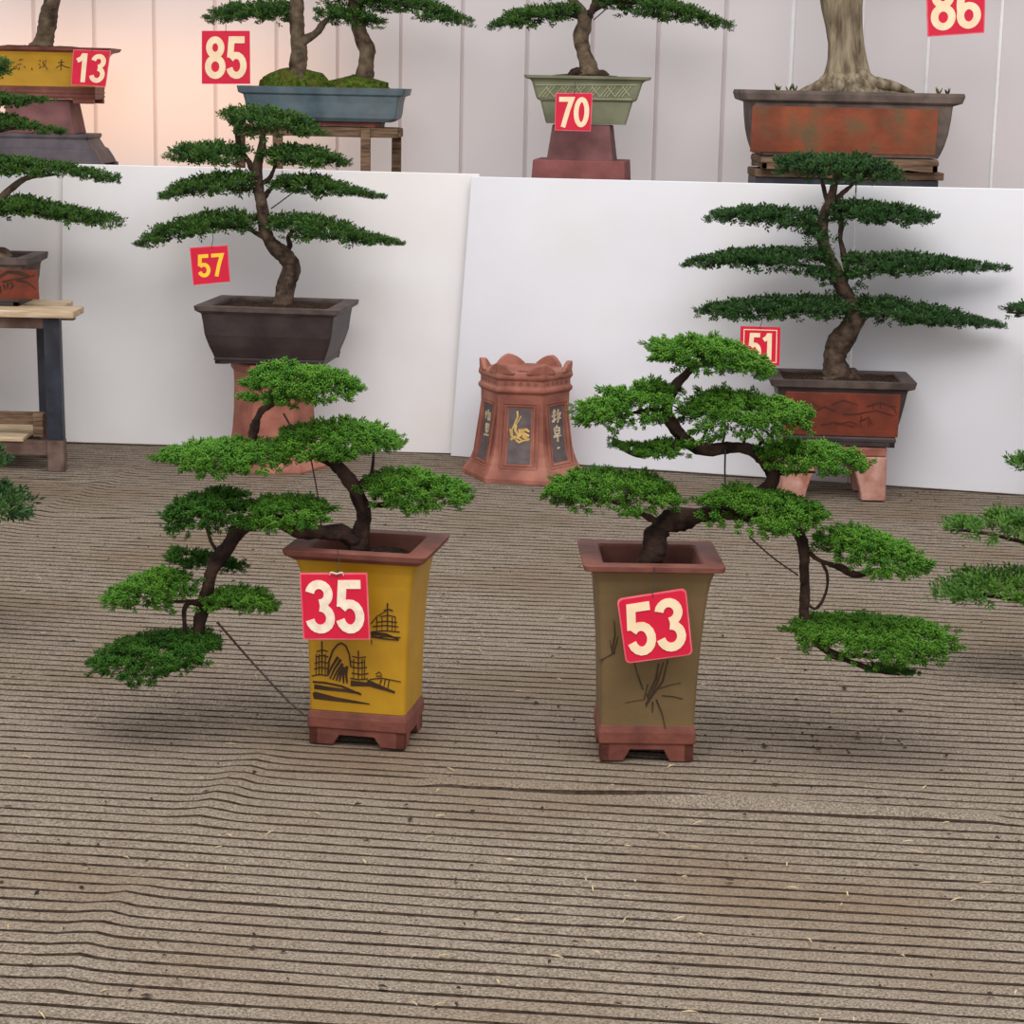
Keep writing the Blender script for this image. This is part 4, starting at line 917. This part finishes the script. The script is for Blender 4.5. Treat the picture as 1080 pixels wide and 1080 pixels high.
# pot on the table
YE = H(0, 322, ztt)[1] + .12
p = Pot(-40, YE, 0, .62, 300, [(279, 162), (284, 157), (297, 154), (309, 149), (314, 144)], [(281, 160), (278, 172), (271, 174)])
tE = thing('potted_bonsai', 'bonsai in a terracotta pot painted with a dark shrimp, on the plank table at left', 'potted plant', (p.axis[0], p.axis[1], ztt))
pot = p.build(tE, M['weathered'], M['pot_rim'], soil_drop=.014, wall=.03)
p.foot(tE, pot, M['dark_pot'], p.z(314), ztt + .001, p.hx_at(p.z(314)), .9, .1, 'foot', .004)
p.panel('glazed_panel', -98, 40, 285, 313, M['red_panel'], pot, tE)
S_ = []; cE = lambda l: [(a / 3.484, 250 + b / 3.484) for a, b in l]
for l, w, tp in (([(-10, 150), (30, 128), (70, 130), (105, 145)], 5, (.6, .8)), ([(10, 165), (50, 155), (90, 150), (130, 140)], 2, (1, .3)), ([(60, 158), (100, 165), (135, 192)], 1.6, (1, .3)), ([(0, 180), (5, 200), (-5, 215)], 2, (1, .5)), ([(15, 175), (20, 195)], 2.2, (1, .5)), ([(40, 165), (50, 180), (38, 190)], 2, (1, .5)), ([(30, 168), (28, 190)], 2, (1, .5))):
    S_.append((cE(l), w, tp))
p.paint('painted_shrimp', S_, M['ink'], pot, tE, lift=.0045)
Ys = YE
branch('trunk', [(-14, 280, Ys), (-12, 268, Ys), (-20, 250, Ys), (-30, 232, Ys), (-18, 215, Ys), (-14, 190, Ys), (-28, 160, Ys), (-20, 130, Ys), (-24, 100, Ys), (-20, 72, Ys)], [15, 12, 11, 10, 9, 8, 7, 6, 5, 3], tE, 'bark_grey', 90)
for k, pts in enumerate(([(-14, 276, Ys - .04), (2, 272, Ys - .06), (12, 275, Ys - .08)], [(-14, 274, Ys), (4, 266, Ys), (12, 272, Ys)])): branch('root', pts, [7, 5, 2.5], tE, 'bark_grey', 91 + k)
branch('branch', [(-20, 222, Ys), (-4, 213, Ys - .03), (4, 206, Ys - .03), (14, 197, Ys - .03), (30, 187, Ys - .03), (60, 184, Ys)], [5, 4, 4, 3.5, 3, 1], tE, 'bark_grey', 93)
branch('branch', [(-16, 214, Ys), (6, 216, Ys), (40, 226, Ys), (80, 232, Ys)], [4, 3, 2, 1], tE, 'bark_dark', 94)
branch('branch', [(-22, 145, Ys), (10, 136, Ys), (50, 134, Ys)], [3, 2, 1], tE, 'bark_dark', 95)
branch('branch', [(-22, 118, Ys), (0, 110, Ys), (30, 106, Ys)], [3, 2, 1], tE, 'bark_dark', 96)
E_ = [([(-60, 70, 78), (-30, 62, 84), (-4, 62, 82), (11, 68, 77)], .12),
      ([(-90, 108, 114), (-60, 100, 116), (-20, 99, 116), (10, 101, 115), (40, 102, 110), (60, 101, 107)], .12),
      ([(-110, 134, 142), (-60, 124, 140), (-20, 122, 138), (10, 122, 136), (40, 130, 141), (76, 138, 144)], .13),
      ([(-150, 184, 190), (-100, 174, 190), (-40, 168, 188), (0, 168, 186), (35, 170, 186), (70, 173, 187), (100, 179, 192), (125, 184, 196), (136, 190, 198)], .15),
      ([(-150, 232, 238), (-110, 220, 236), (-60, 212, 230), (-10, 212, 230), (25, 209, 228), (60, 217, 234), (95, 224, 240), (120, 228, 243), (136, 236, 242)], .15)]
for i, (pr, dep) in enumerate(E_): pad('foliage_pad', pr, Ys, dep, 'leaf', tE, 500 + i)

# ------------------------------------------------------------------ upper row
def trapezoid(name, label, cx, Y, parts_, yaw=0):
    """stack of tapered blocks: (py_top, w_top, py_bottom or z, w_bottom, aspect, material, part name)"""
    c = W(cx, parts_[0][0], Y); root = thing(name, label, 'plant stand', (c[0], Y, ZS)); out = []
    for (pt, wt, pb, wb, asp, m_, nm) in parts_:
        k = mpp(c); hyf = wb / 2 * k * asp
        z0 = ZS + .001 if pb is None else W(cx, pb, Y - hyf)[2]; z1 = W(cx, pt, Y - hyf)[2]
        kk = k * (1 - hyf / Y); mb = MB(); a, b = wb / 2 * kk, wt / 2 * kk
        mb.loft([rrect(a, a * asp, .008, z0, yaw, (c[0], Y)), rrect(b, b * asp, .008, z1, yaw, (c[0], Y))])
        out.append(mb.obj(nm, M[m_], root, root.location, bevel=.004))
    return root, out
# --- tree 70
Y70 = ROW(617)
trapezoid('plant_stand', 'dusky red tapered pedestal on a square base under the green pot', 615, Y70, [(132, 61, 170, 71, .8, 'purple_clay', 'column'), (169.5, 98, None, 101, .8, 'red_base', 'base')], math.radians(-7))
p = Pot(618.5, Y70, 0, .62, 105, [(84, 124), (87, 118), (104, 108), (106, 105), (107, 99), (131, 86)], [(85, 120), (83, 134), (80, 136)])
t70 = thing('potted_bonsai', 'bonsai with two long flat branches in a sage-green flared pot', 'potted plant', (p.axis[0], Y70, p.z(132)))
pot = p.build(t70, M['green'], M['green'], soil_drop=.01, wall=.03)
S_ = []; c7 = lambda l: [(500 + a / 3.857, b / 3.857) for a, b in l]
for x in range(262, 600, 62):
    for dx in (0, 14, 28): S_.append((c7([(x + dx, 395), (x + dx + 38, 350)]), 1.3, (1, 1)))
    S_.append((c7([(x + 30, 352), (x + 62, 392)]), 1.3, (1, 1)))
S_.append((c7([(262, 404), (640, 404)]), 2.0, (1, 1))); S_.append((c7([(250, 346), (662, 346)]), 1.2, (1, 1)))
p.paint('carved_band', S_, M['green_light'], pot, t70, lift=.004)
Ys = Y70
branch('trunk', [(621, 82, Ys), (620, 70, Ys), (616, 56, Ys), (613, 40, Ys), (616, 24, Ys), (612, 12, Ys), (604, 0, Ys), (598, -20, Ys), (606, -45, Ys)], [13, 9, 8, 8, 8, 6, 5, 4, 2], t70, 'bark_grey', 110)
branch('branch', [(617, 24, Ys), (624, 12, Ys), (630, 0, Ys), (640, -20, Ys)], [5, 4.5, 4, 3], t70, 'bark_dark', 111)
for k, pts in enumerate(([(618, 78, Ys), (606, 76, Ys), (598, 80, Ys)], [(622, 78, Ys), (634, 77, Ys), (642, 80, Ys)])): branch('root', pts, [7, 4, 2], t70, 'bark_dark', 112 + k)
branch('branch', [(612, 18, Ys), (590, 14, Ys), (555, 18, Ys)], [3.5, 2.5, 1], t70, 'bark_dark', 114)
branch('branch', [(620, 14, Ys), (650, 2, Ys), (700, 8, Ys)], [3.5, 2.5, 1], t70, 'bark_dark', 115)
branch('wire', [(641, 8, Ys), (634, 14, Ys), (626, 21, Ys)], [.7, .7, .7], t70, 'wire', 116, None, 0, 5)
pad('foliage_pad', [(513, 28, 33), (525, 22, 33), (545, 14, 31), (570, 9, 25), (595, 5, 20), (613, 6, 18)], Ys, .13, 'leaf', t70, 600)
pad('foliage_pad', [(628, -6, 6), (650, -8, 10), (675, -4, 18), (705, 2, 20), (735, 12, 26), (760, 20, 31), (778, 27, 34)], Ys, .14, 'leaf', t70, 601)
pad('foliage_pad', [(560, -50, -44), (600, -62, -40), (650, -56, -40), (680, -48, -44)], Ys, .14, 'leaf', t70, 602)
number_sign('70', (586, 98), (625, 98), (623, 138.5), (585, 137.5), Y70 - .26, 'red sign reading 70 hung on the sage-green pot', 'cream', SIGN_G, hang=(606, 86, Y70 - .225, 0))
# --- tree 86
Y86 = ROW(893) - .02
p = Pot(894, Y86, 0, .55, 130, [(107, 224), (111, 221), (125, 219), (140, 215), (152, 209), (160, 203), (166, 197)], [(110, 222), (107, 240), (100, 245), (96.5, 243)])
zp = p.z(181)
sb = thing('plant_stand', 'low stack of weathered wood planks on a dark beam under the largest pot', 'plant stand', (p.axis[0], Y86, ZS))
k = p.mf; hh = (zp - ZS) / 2
MB().box((p.axis[0], Y86, ZS + hh * .62 + .001), (98 * k, .14, hh * .62)).obj('beam', M['steel'], sb, sb.location, bevel=.004)
MB().box((p.axis[0] + .008, Y86, zp - hh * .38 + .0005), (101 * k, .15, hh * .36)).obj('plank', M['old_wood'], sb, sb.location, bevel=.004)
t86 = thing('potted_bonsai', 'thick fluted bonsai trunk in the largest pot, grey with a mottled orange panel', 'potted plant', (p.axis[0], Y86, zp))
pot = p.build(t86, M['weathered'], M['weathered'], soil_drop=.012, wall=.03)
p.foot(t86, pot, M['old_wood'], p.z(167), zp + .002, p.hx_at(p.z(166)), .82, .2, 'foot', .004)
p.panel('glazed_panel', 791, 990, 115.5, 160, M['orange_panel'], pot, t86)
Ys = Y86
mb = MB(); rs = np.random.RandomState(9); kk = mpp(W(890, 50, Ys)); rings = []; n = 28
for (px, py, r) in ((903, 100, 48), (900, 94, 41), (895, 86, 30), (892, 76, 22.5), (892, 62, 19), (891, 46, 17.5), (889, 28, 18), (887, 10, 19.5), (886, -8, 20.5), (884, -40, 20), (880, -80, 17), (884, -120, 12)):
    c = W(px, py, Ys); ring = []
    for j in range(n):
        a = 2 * PI * j / n; f = 1 + .13 * math.cos(5 * a + py * .012) + .07 * math.cos(9 * a + 1 + py * .03) + .03 * (rs.rand() - .5)
        ring.append((c[0] + math.cos(a) * r * kk * f, c[1] + math.sin(a) * r * kk * f * .8, c[2]))
    rings.append(ring)
mb.loft(rings); mb.obj('trunk', M['bark_pale'], t86, t86.location, smooth=True)
for i, (pts, rad) in enumerate((([(880, 82, Ys - .03), (866, 90, Ys - .05), (852, 95, Ys - .06), (842, 98, Ys - .06)], [9, 7, 5, 2]), ([(905, 82, Ys - .03), (922, 88, Ys - .05), (946, 92, Ys - .06), (964, 98, Ys - .06)], [10, 7.5, 5, 2]), ([(886, 82, Ys - .06), (884, 92, Ys - .1), (880, 98, Ys - .1)], [8, 7, 3]), ([(902, 84, Ys - .06), (916, 93, Ys - .1), (926, 98, Ys - .1)], [8, 6, 3]))):
    branch('root', pts, rad, t86, 'bark_pale', 120 + i)
branch('branch', [(886, -70, Ys), (930, -90, Ys), (980, -92, Ys - .1), (1010, -84, Ys - .15), (1040, -86, Ys - .15)], [9, 7, 5, 4, 1.5], t86, 'bark_pale', 130)
mb = MB()
for (px, py) in ((832, 97), (838, 98), (990, 95), (1000, 94), (934, 96), (820, 98)):
    c = W(px, py, Ys - .05); c[2] = p.zs + .002
    for q in range(5): a = rs.rand() * 6.28; tip = c + np.array((math.cos(a) * .015, math.sin(a) * .015, .024 + .015 * rs.rand())); tube(mb, [c, (c + tip) / 2, tip], [.002, .0035, .0008], 5, 3, 0)
mb.obj('weeds', M['moss'], t86, t86.location)
pad('foliage_pad', [(930, -112, -104), (970, -122, -98), (1010, -124, -98), (1060, -118, -100), (1090, -108, -103)], Ys - .12, .15, 'leaf', t86, 610)
pad('foliage_pad', [(780, -150, -140), (840, -166, -136), (900, -170, -134), (960, -160, -140)], Ys, .2, 'leaf', t86, 611)
number_sign('86', (976, -22), (1040, -24), (1038, 34.8), (978, 39), Ys - .15, 'large red sign reading 86 hanging at the top edge right of the fluted trunk', 'cream', SIGN_G, hang=(1010, -86, Ys - .15, 0))
# --- tree 85
Y85 = ROW(345)
zbt = W(345, 134, Y85 - .12)[2]; k = mpp(W(345, 130, Y85))
bn = thing('plant_bench', 'small weathered wooden bench under the slate-blue pot', 'bench', (W(338, 130, Y85)[0], Y85, ZS))
x0, x1 = W(249, 140, Y85)[0], W(424, 140, Y85)[0]; bc = (x0 + x1) / 2
yf, ybk = Y85 - .11, Y85 + .10
for yy, a, b in ((yf, x0 + .03 + .02, x0 + .62 - .09), (ybk, x0, x1)):
    pass
rail_h = .02
for yy in (yf, ybk): MB().box((bc, yy, zbt - rail_h), ((x1 - x0) / 2 - .012, .014, rail_h)).obj('rail', M['old_wood'], bn, bn.location, bevel=.003)
for xx in (x0 + .012, x1 - .012): MB().box((xx, Y85 - .005, zbt - rail_h), (.012, (ybk - yf) / 2 - .016, rail_h * .9)).obj('rail', M['old_wood'], bn, bn.location, bevel=.003)
for xa, yy in ((W(293.5, 150, yf)[0], yf - .002), (W(386, 150, yf)[0], yf - .002), (W(254, 150, ybk)[0], ybk), (W(418.5, 150, ybk)[0], ybk)):
    MB().box((xa, yy - .016, ZS + (zbt - ZS) / 2), (.02, .02, (zbt - ZS) / 2 - .001)).obj('leg', M['old_wood'], bn, bn.location, bevel=.003)
p = Pot(342, Y85, math.radians(-2), .45, 110, [(97, 176), (100, 173), (108, 169), (118, 167), (124, 164), (128, 150)], [(101, 172), (99, 183), (92, 186)])
t85 = thing('potted_bonsai', 'two-trunk bonsai on mossy mounds in a long slate-blue pot', 'potted plant', (p.axis[0], Y85, zbt))
pot = p.build(t85, M['blue'], M['blue'], soil_drop=.012, wall=.025)
p.foot(t85, pot, M['clay_brown'], p.z(128), zbt + .001, p.hx_at(p.z(128)) * .85, .8, .3, 'foot', .002)
Ys = Y85
def mound(px0, px1, pyt, pyb, seed):
    rs = np.random.RandomState(seed); c = W((px0 + px1) / 2, pyb, Ys); r = (px1 - px0) / 2 * mpp(c); h = (pyb - pyt) * mpp(c); mb = MB(); rings = []; n = 24
    for t in np.linspace(0, 1, 8):
        a = t * PI / 2; rings.append([(c[0] + math.cos(q) * r * math.cos(a) * (1 + .06 * rs.randn()) + .001, c[1] + math.sin(q) * min(r, .12) * math.cos(a), c[2] - .012 + (h + .012) * math.sin(a) * (1 + .03 * rs.randn())) for q in np.linspace(0, 2 * PI, n, endpoint=False)])
    mb.loft(rings); return mb.obj('moss_mound', M['moss'], t85, t85.location, smooth=True)
mound(272, 352, 72, 94, 1); mound(340, 412, 80, 96, 2)
branch('trunk', [(314, 88, Ys - .03), (314, 78, Ys - .03), (315, 58, Ys - .03), (314, 38, Ys - .02), (313, 15, Ys - .02), (312, -5, Ys), (308, -40, Ys), (314, -70, Ys)], [13, 10, 8.5, 8, 7.5, 7, 6, 3], t85, 'bark_grey', 140)
branch('branch', [(317, 44, Ys - .03), (326, 40, Ys - .03), (334, 34, Ys - .03), (340, 26, Ys - .03), (348, 18, Ys - .03)], [5, 4.5, 4, 3.5, 2], t85, 'bark_grey', 141)
branch('trunk', [(384, 92, Ys), (384, 82, Ys), (386, 62, Ys), (387, 50, Ys), (380, 36, Ys), (377, 20, Ys), (374, 0, Ys), (372, -30, Ys), (378, -60, Ys)], [12, 9.5, 8.5, 8.5, 8, 7.5, 7, 6, 3], t85, 'bark_grey', 142)
for i, pts in enumerate(([(314, 76, Ys - .04), (306, 80, Ys - .06), (298, 84, Ys - .07)], [(315, 76, Ys - .05), (317, 82, Ys - .08), (320, 86, Ys - .09)])): branch('root', pts, [5, 4, 2], t85, 'bark_grey', 143 + i)
for i, pts in enumerate(([(312, 8, Ys), (290, 14, Ys), (250, 16, Ys)], [(376, 14, Ys), (365, 16, Ys), (345, 20, Ys)], [(374, 2, Ys), (410, 2, Ys), (460, 14, Ys)])): branch('branch', pts, [3.5, 2.5, 1], t85, 'bark_dark', 146 + i)
pad('foliage_pad', [(212, 20, 25), (225, 12, 25), (250, 6, 22), (280, 4, 22), (310, 5, 20)], Ys, .13, 'leaf', t85, 620)
pad('foliage_pad', [(327, 14, 20), (340, 10, 26), (365, 10, 26), (390, 16, 30), (408, 24, 34)], Ys - .04, .09, 'leaf', t85, 621)
pad('foliage_pad', [(333, -8, 2), (350, -10, 6), (385, -10, 8), (420, -6, 12), (450, 2, 20), (480, 14, 26), (504, 22, 31)], Ys, .13, 'leaf', t85, 622)
pad('foliage_pad', [(250, -70, -62), (300, -84, -58), (360, -86, -58), (430, -70, -62)], Ys, .14, 'leaf', t85, 623)
number_sign('85', (213, 32.5), (263.5, 32.5), (264, 88.5), (213, 88.5), Ys - .1, 'red sign reading 85 hanging from a branch left of the slate-blue pot', 'cream', SIGN_G, border=False, hang=(236, 20, Ys - .05, 0))
# --- tree 13
Y13 = ROW(40)
c = W(20, 150, Y13)
trapezoid('plant_stand', 'dull purple tapered pedestal standing on the dark grey stand, under the long yellow pot', 46, Y13, [(105, 66, 141, 78, .8, 'purple_clay', 'column')])
ps = [o for o in bpy.data.objects if o.name.startswith('plant_stand')][-1]
st = thing('plant_stand', 'wide dark grey flared stand with moulded edge at the upper left', 'plant stand', (c[0], Y13, ZS))
hyf = .17; zf2 = lambda py: W(60, py, Y13 - hyf)[2]; cxs = W(44, 150, Y13)[0]; k = mpp(W(44, 150, Y13 - hyf))
mb = MB(); A2 = [(172.5, 72), (166, 69), (159, 65), (157.5, 64), (156, 61), (147, 56), (145, 58), (141.5, 58)]
rings = []
for py, hw in A2:
    a = hw * k; zz3 = max(zf2(py), ZS + .02); rings.append(rrect(a, hyf * hw / 65, .012, zz3, 0, (cxs, Y13)))
mb.loft(rings); bd = mb.obj('body', M['grey_stand'], st, st.location, bevel=.003)
for sx in (-1, 1):
    for sy in (-1, 1):
        MB().box((cxs + sx * 60 * k, Y13 + sy * (hyf * .9), ZS + .0115), (14 * k, .025, .0105)).obj('foot', M['grey_stand'], st, st.location, bevel=.003)
p = Pot(36, Y13, math.radians(2), .5, 75, [(52, 168), (58, 158), (66, 152), (76, 148), (88, 146), (91, 146)], [(54.5, 164), (52.5, 180), (49, 184)])
p.z_off = 0
zp = p.z(108.5)
t13 = thing('potted_bonsai', 'bonsai in a long mustard-yellow pot with a red-brown moulded base, upper left', 'potted plant', (p.axis[0], Y13, zp))
pot = p.build(t13, M['yellow'], M['clay_brown'], soil_drop=.01, wall=.03)
mb = MB(); bh = p.hx_at(p.z(91))
mb.loft([p.ring(bh * .98, p.z(104), .01), p.ring(bh * 1.0, p.z(101), .01), p.ring(bh * .985, p.z(99), .01), p.ring(bh * 1.0, p.z(97), .01), p.ring(bh * .99, p.z(95), .01), p.ring(bh, p.z(91), .01)]); mb.obj('moulding', M['clay_brown'], pot, t13.location, bevel=.002)
for sx in (-1, 1):
    for sy in (-1, 1):
        xx, yy = p.axis[0] + sx * bh * .82, Y13 + sy * bh * .5 * .78
        MB().box((xx, yy, (p.z(104) + zp) / 2), (bh * .16, .02, (p.z(104) - zp) / 2)).obj('foot', M['clay_brown'], pot, t13.location, bevel=.002)
S_ = []; c1 = lambda l: [(a / 7.2, 30 + b / 7.2) for a, b in l]
for l, w in (([(145, 240), (175, 235)], 1.0), ([(135, 275), (165, 270)], .9), ([(140, 315), (150, 295)], 1.0), ([(180, 285), (195, 300)], 1.0), ([(240, 300), (246, 318)], 1.2), ([(300, 240), (308, 250)], 1.0), ([(295, 270), (303, 278)], 1.0), ([(298, 305), (312, 285)], .9), ([(330, 245), (325, 275)], .9), ([(345, 265), (320, 300)], .9), ([(340, 280), (362, 315)], .9), ([(350, 240), (344, 256)], .8), ([(440, 260), (490, 255)], .9), ([(468, 235), (462, 320)], 1.0), ([(462, 275), (425, 300)], .9), ([(466, 275), (500, 292), (530, 298)], 1.0), ([(20, 240), (60, 238)], .9), ([(40, 225), (38, 300)], .9)):
    S_.append((c1(l), w, (1, .7)))
p.paint('painted_characters', S_, M['ink'], pot, t13, lift=.0015)
Ys = Y13
branch('trunk', [(44, 54, Ys), (46, 44, Ys), (49, 28, Ys), (53, 12, Ys), (56, -8, Ys), (50, -40, Ys), (56, -80, Ys)], [14, 10.5, 9.5, 9, 9, 8, 5], t13, 'bark_grey', 150)
branch('branch', [(52, -30, Ys), (80, -44, Ys), (120, -44, Ys)], [4, 3, 1], t13, 'bark_dark', 151)
pad('foliage_pad', [(-30, -56, -50), (20, -72, -46), (80, -70, -44), (150, -52, -48)], Ys, .14, 'leaf', t13, 630)
number_sign('13', (77.5, 52), (117, 53.5), (111.5, 91.5), (75, 89.5), Y13 - .245, 'red sign reading 13 at the right end of the long yellow pot', 'cream', SIGN_G, hang=(97, 50, Y13 - .23, 0))
for q in (ps,): pass

# ------------------------------------------------------------------ plants reaching in from the sides
def side_plant(label, cx, base_py, kind, pads, trunk_px, lab_m, pal=None, size=None, pot_w=150, hgt=None):
    g = G(cx, base_py); Y = g[1]; k = mpp(g)
    p = Pot(cx, Y, 0, .7, base_py - 60, [(base_py - 70, pot_w), (base_py - 50, pot_w * .95), (base_py - 4, pot_w * .85)], [(base_py - 72, pot_w * 1.0), (base_py - 76, pot_w * 1.12), (base_py - 80, pot_w * 1.12)])
    dz = p.z(base_py - 4); p.body = [(a - dz + .012, b) for a, b in p.body]; p.rim = [(a - dz + .012, b) for a, b in p.rim]; zo = p.z; p.z = lambda py: zo(py) - dz + .012
    t = thing('potted_bonsai', label, 'potted plant', (p.axis[0], Y, 0))
    pot = p.build(t, M['dark_pot'], M['pot_rim'], soil_drop=.014); p.foot(t, pot, M['dark_pot'], p.z(base_py - 4), .001, p.hx_at(p.z(base_py - 4)), .8, .2, 'foot', .003)
    branch('trunk', [(a, b, Y) for a, b in trunk_px], [12, 10, 9, 8, 5][:len(trunk_px)], t, 'bark_grey', int(cx) % 97)
    for i, (pr, fr, dep) in enumerate(pads):
        tip = pr[0] if abs(pr[0][0] - cx) > abs(pr[-1][0] - cx) else pr[-1]
        mid = pr[len(pr) // 2]
        branch('branch', [(fr[0], fr[1], Y), ((fr[0] + mid[0]) / 2, (fr[1] + mid[2]) / 2, Y), (mid[0], mid[2] * .6 + mid[1] * .4, Y), ((tip[0] * .8 + mid[0] * .2), (tip[1] + tip[2]) / 2, Y)], [4, 3, 2.2, .8], t, 'bark_dark', 160 + i)
        pad('foliage_pad', pr, Y, dep, kind, t, 700 + i + int(cx) % 50, .7, size, pal=pal)
    return t
side_plant('bonsai reaching in from the right edge with sparse bright needle-leaved branches, beside tree 53', 1210, 720, 'needle',
           [([(1064, 490, 502), (1078, 480, 504), (1110, 476, 504), (1160, 482, 500)], (1204, 520), .10), ([(993, 556, 562), (1010, 548, 570), (1040, 545, 574), (1090, 540, 574), (1150, 548, 572)], (1206, 590), .12), ([(979, 626, 632), (1000, 612, 637), (1030, 606, 640), (1080, 600, 640), (1150, 612, 636)], (1206, 636), .12)],
           [(1210, 646), (1206, 600), (1212, 550), (1204, 500), (1208, 470)], 'x', None, .033)
side_plant('bonsai at the left edge showing only dark blue-green branch tips beside the table', -92, 668, 'needle',
           [([(-70, 478, 494), (-40, 470, 496), (-10, 472, 498), (11, 482, 490)], (-92, 500), .10), ([(-80, 516, 546), (-40, 508, 554), (-5, 510, 554), (20, 522, 552), (35, 536, 546)], (-90, 556), .12)],
           [(-92, 590), (-88, 556), (-96, 520), (-90, 490), (-92, 474)], 'x', 'dark_blue', .036)
g = G(1195, 540)
side_plant('bonsai whose single leafy branch tip enters at the right edge, right of tree 51', 1195, 545, 'leaf',
           [([(1052, 326, 333), (1066, 322, 338), (1100, 320, 340), (1150, 320, 340), (1190, 322, 338)], (1196, 350), .13)],
           [(1195, 470), (1190, 430), (1200, 390), (1194, 350), (1196, 330)], 'x', 'dark_blue')

# ------------------------------------------------------------------ litter on the mat
rs = np.random.RandomState(77); mb = MB()
spots = [(rs.rand() * 1080, 475 + 605 * rs.rand() ** 1.3) for _ in range(330)] + [(rs.rand() * 180 + 900, 505 + 25 * rs.rand()) for _ in range(40)] + [(180 + rs.rand() * 60, 462 + 14 * rs.rand()) for _ in range(15)] + [(740 + rs.rand() * 220, 760 + 40 * rs.rand()) for _ in range(40)]
for px, py in spots:
    g = G(px, py); L = .0035 + .008 * rs.rand() ** 2; a = rs.rand() * 6.28; w = L * (.3 + .4 * rs.rand()); c, s = math.cos(a), math.sin(a); h = .0025 + .004 * rs.rand()
    z = .004
    q = [(-L, 0, z), (0, -w, z + h * .3), (L, 0, z + h * .4), (0, w, z + h * .5), (0, 0, z + h)]
    mb.add([(g[0] + x * c - y * s, g[1] + x * s + y * c, zz4) for x, y, zz4 in q], [(0, 1, 4), (1, 2, 4), (2, 3, 4), (3, 0, 4), (3, 2, 1, 0)])
o = mb.obj('leaf_litter', M['litter']); tag(o, 'tiny dark leaf crumbs scattered over the ribbed mat', 'litter', kind='stuff')

mb = MB()
for _ in range(110):
    px, py = rs.rand() * 1080, 560 + 520 * rs.rand(); g = G(px, py); L = .006 + .010 * rs.rand(); a = rs.rand() * 6.28; q = np.array((math.cos(a) * L, math.sin(a) * L, .0015))
    g[2] = .004; tube(mb, [g - q, g + np.array((0, 0, .0015)), g + q], [.0006, .0016, .0005], 5, 2, .1)
o = mb.obj('straw_litter', M['straw']); tag(o, 'pale bits of straw scattered over the ribbed mat', 'litter', kind='stuff')

# ------------------------------------------------------------------ light
w = bpy.data.worlds.new('daylight'); SC.world = w; w.use_nodes = True
nt = w.node_tree; N = nt.nodes; L = nt.links; bg = N['Background']
tc = N.new('ShaderNodeTexCoord'); sp = N.new('ShaderNodeSeparateXYZ'); L.new(tc.outputs['Generated'], sp.inputs[0])
rp = N.new('ShaderNodeValToRGB'); rp.color_ramp.elements[0].position = 0.0; rp.color_ramp.elements[1].position = 0.8
rp.color_ramp.elements[0].color = (.85, .83, .82, 1); rp.color_ramp.elements[1].color = (1.0, 1.02, 1.06, 1)
L.new(sp.outputs['Z'], rp.inputs['Fac']); L.new(rp.outputs['Color'], bg.inputs['Color']); bg.inputs['Strength'].default_value = 0.95

def area(name, loc, rot, sx, sy, energy, col):
    l = bpy.data.lights.new(name, 'AREA'); l.shape = 'RECTANGLE'; l.size = sx; l.size_y = sy; l.energy = energy; l.color = col
    o = bpy.data.objects.new(name, l); COL.objects.link(o); o.location = loc; o.rotation_euler = rot; return o
area('roof_daylight', (0.3, 2.4, 5.2), (math.radians(26), 0, 0), 6, 4, 330, (1, .985, .97))
# low sun on the outside of the translucent wall, upper left
a0, a1 = WALL(-60, 26), WALL(360, 190); cc = (a0 + a1) / 2
area('evening_sun_outside', (cc[0], cc[1] + .4, cc[2] + .02), (math.radians(-90), 0, math.atan(WS)), 1.8, .5, 9.5, (1, .54, .28))

SC.view_settings.view_transform = 'Standard'; SC.view_settings.look = 'None'; SC.view_settings.gamma = 1; SC.view_settings.use_curve_mapping = False
SC.view_settings.exposure = 0.15
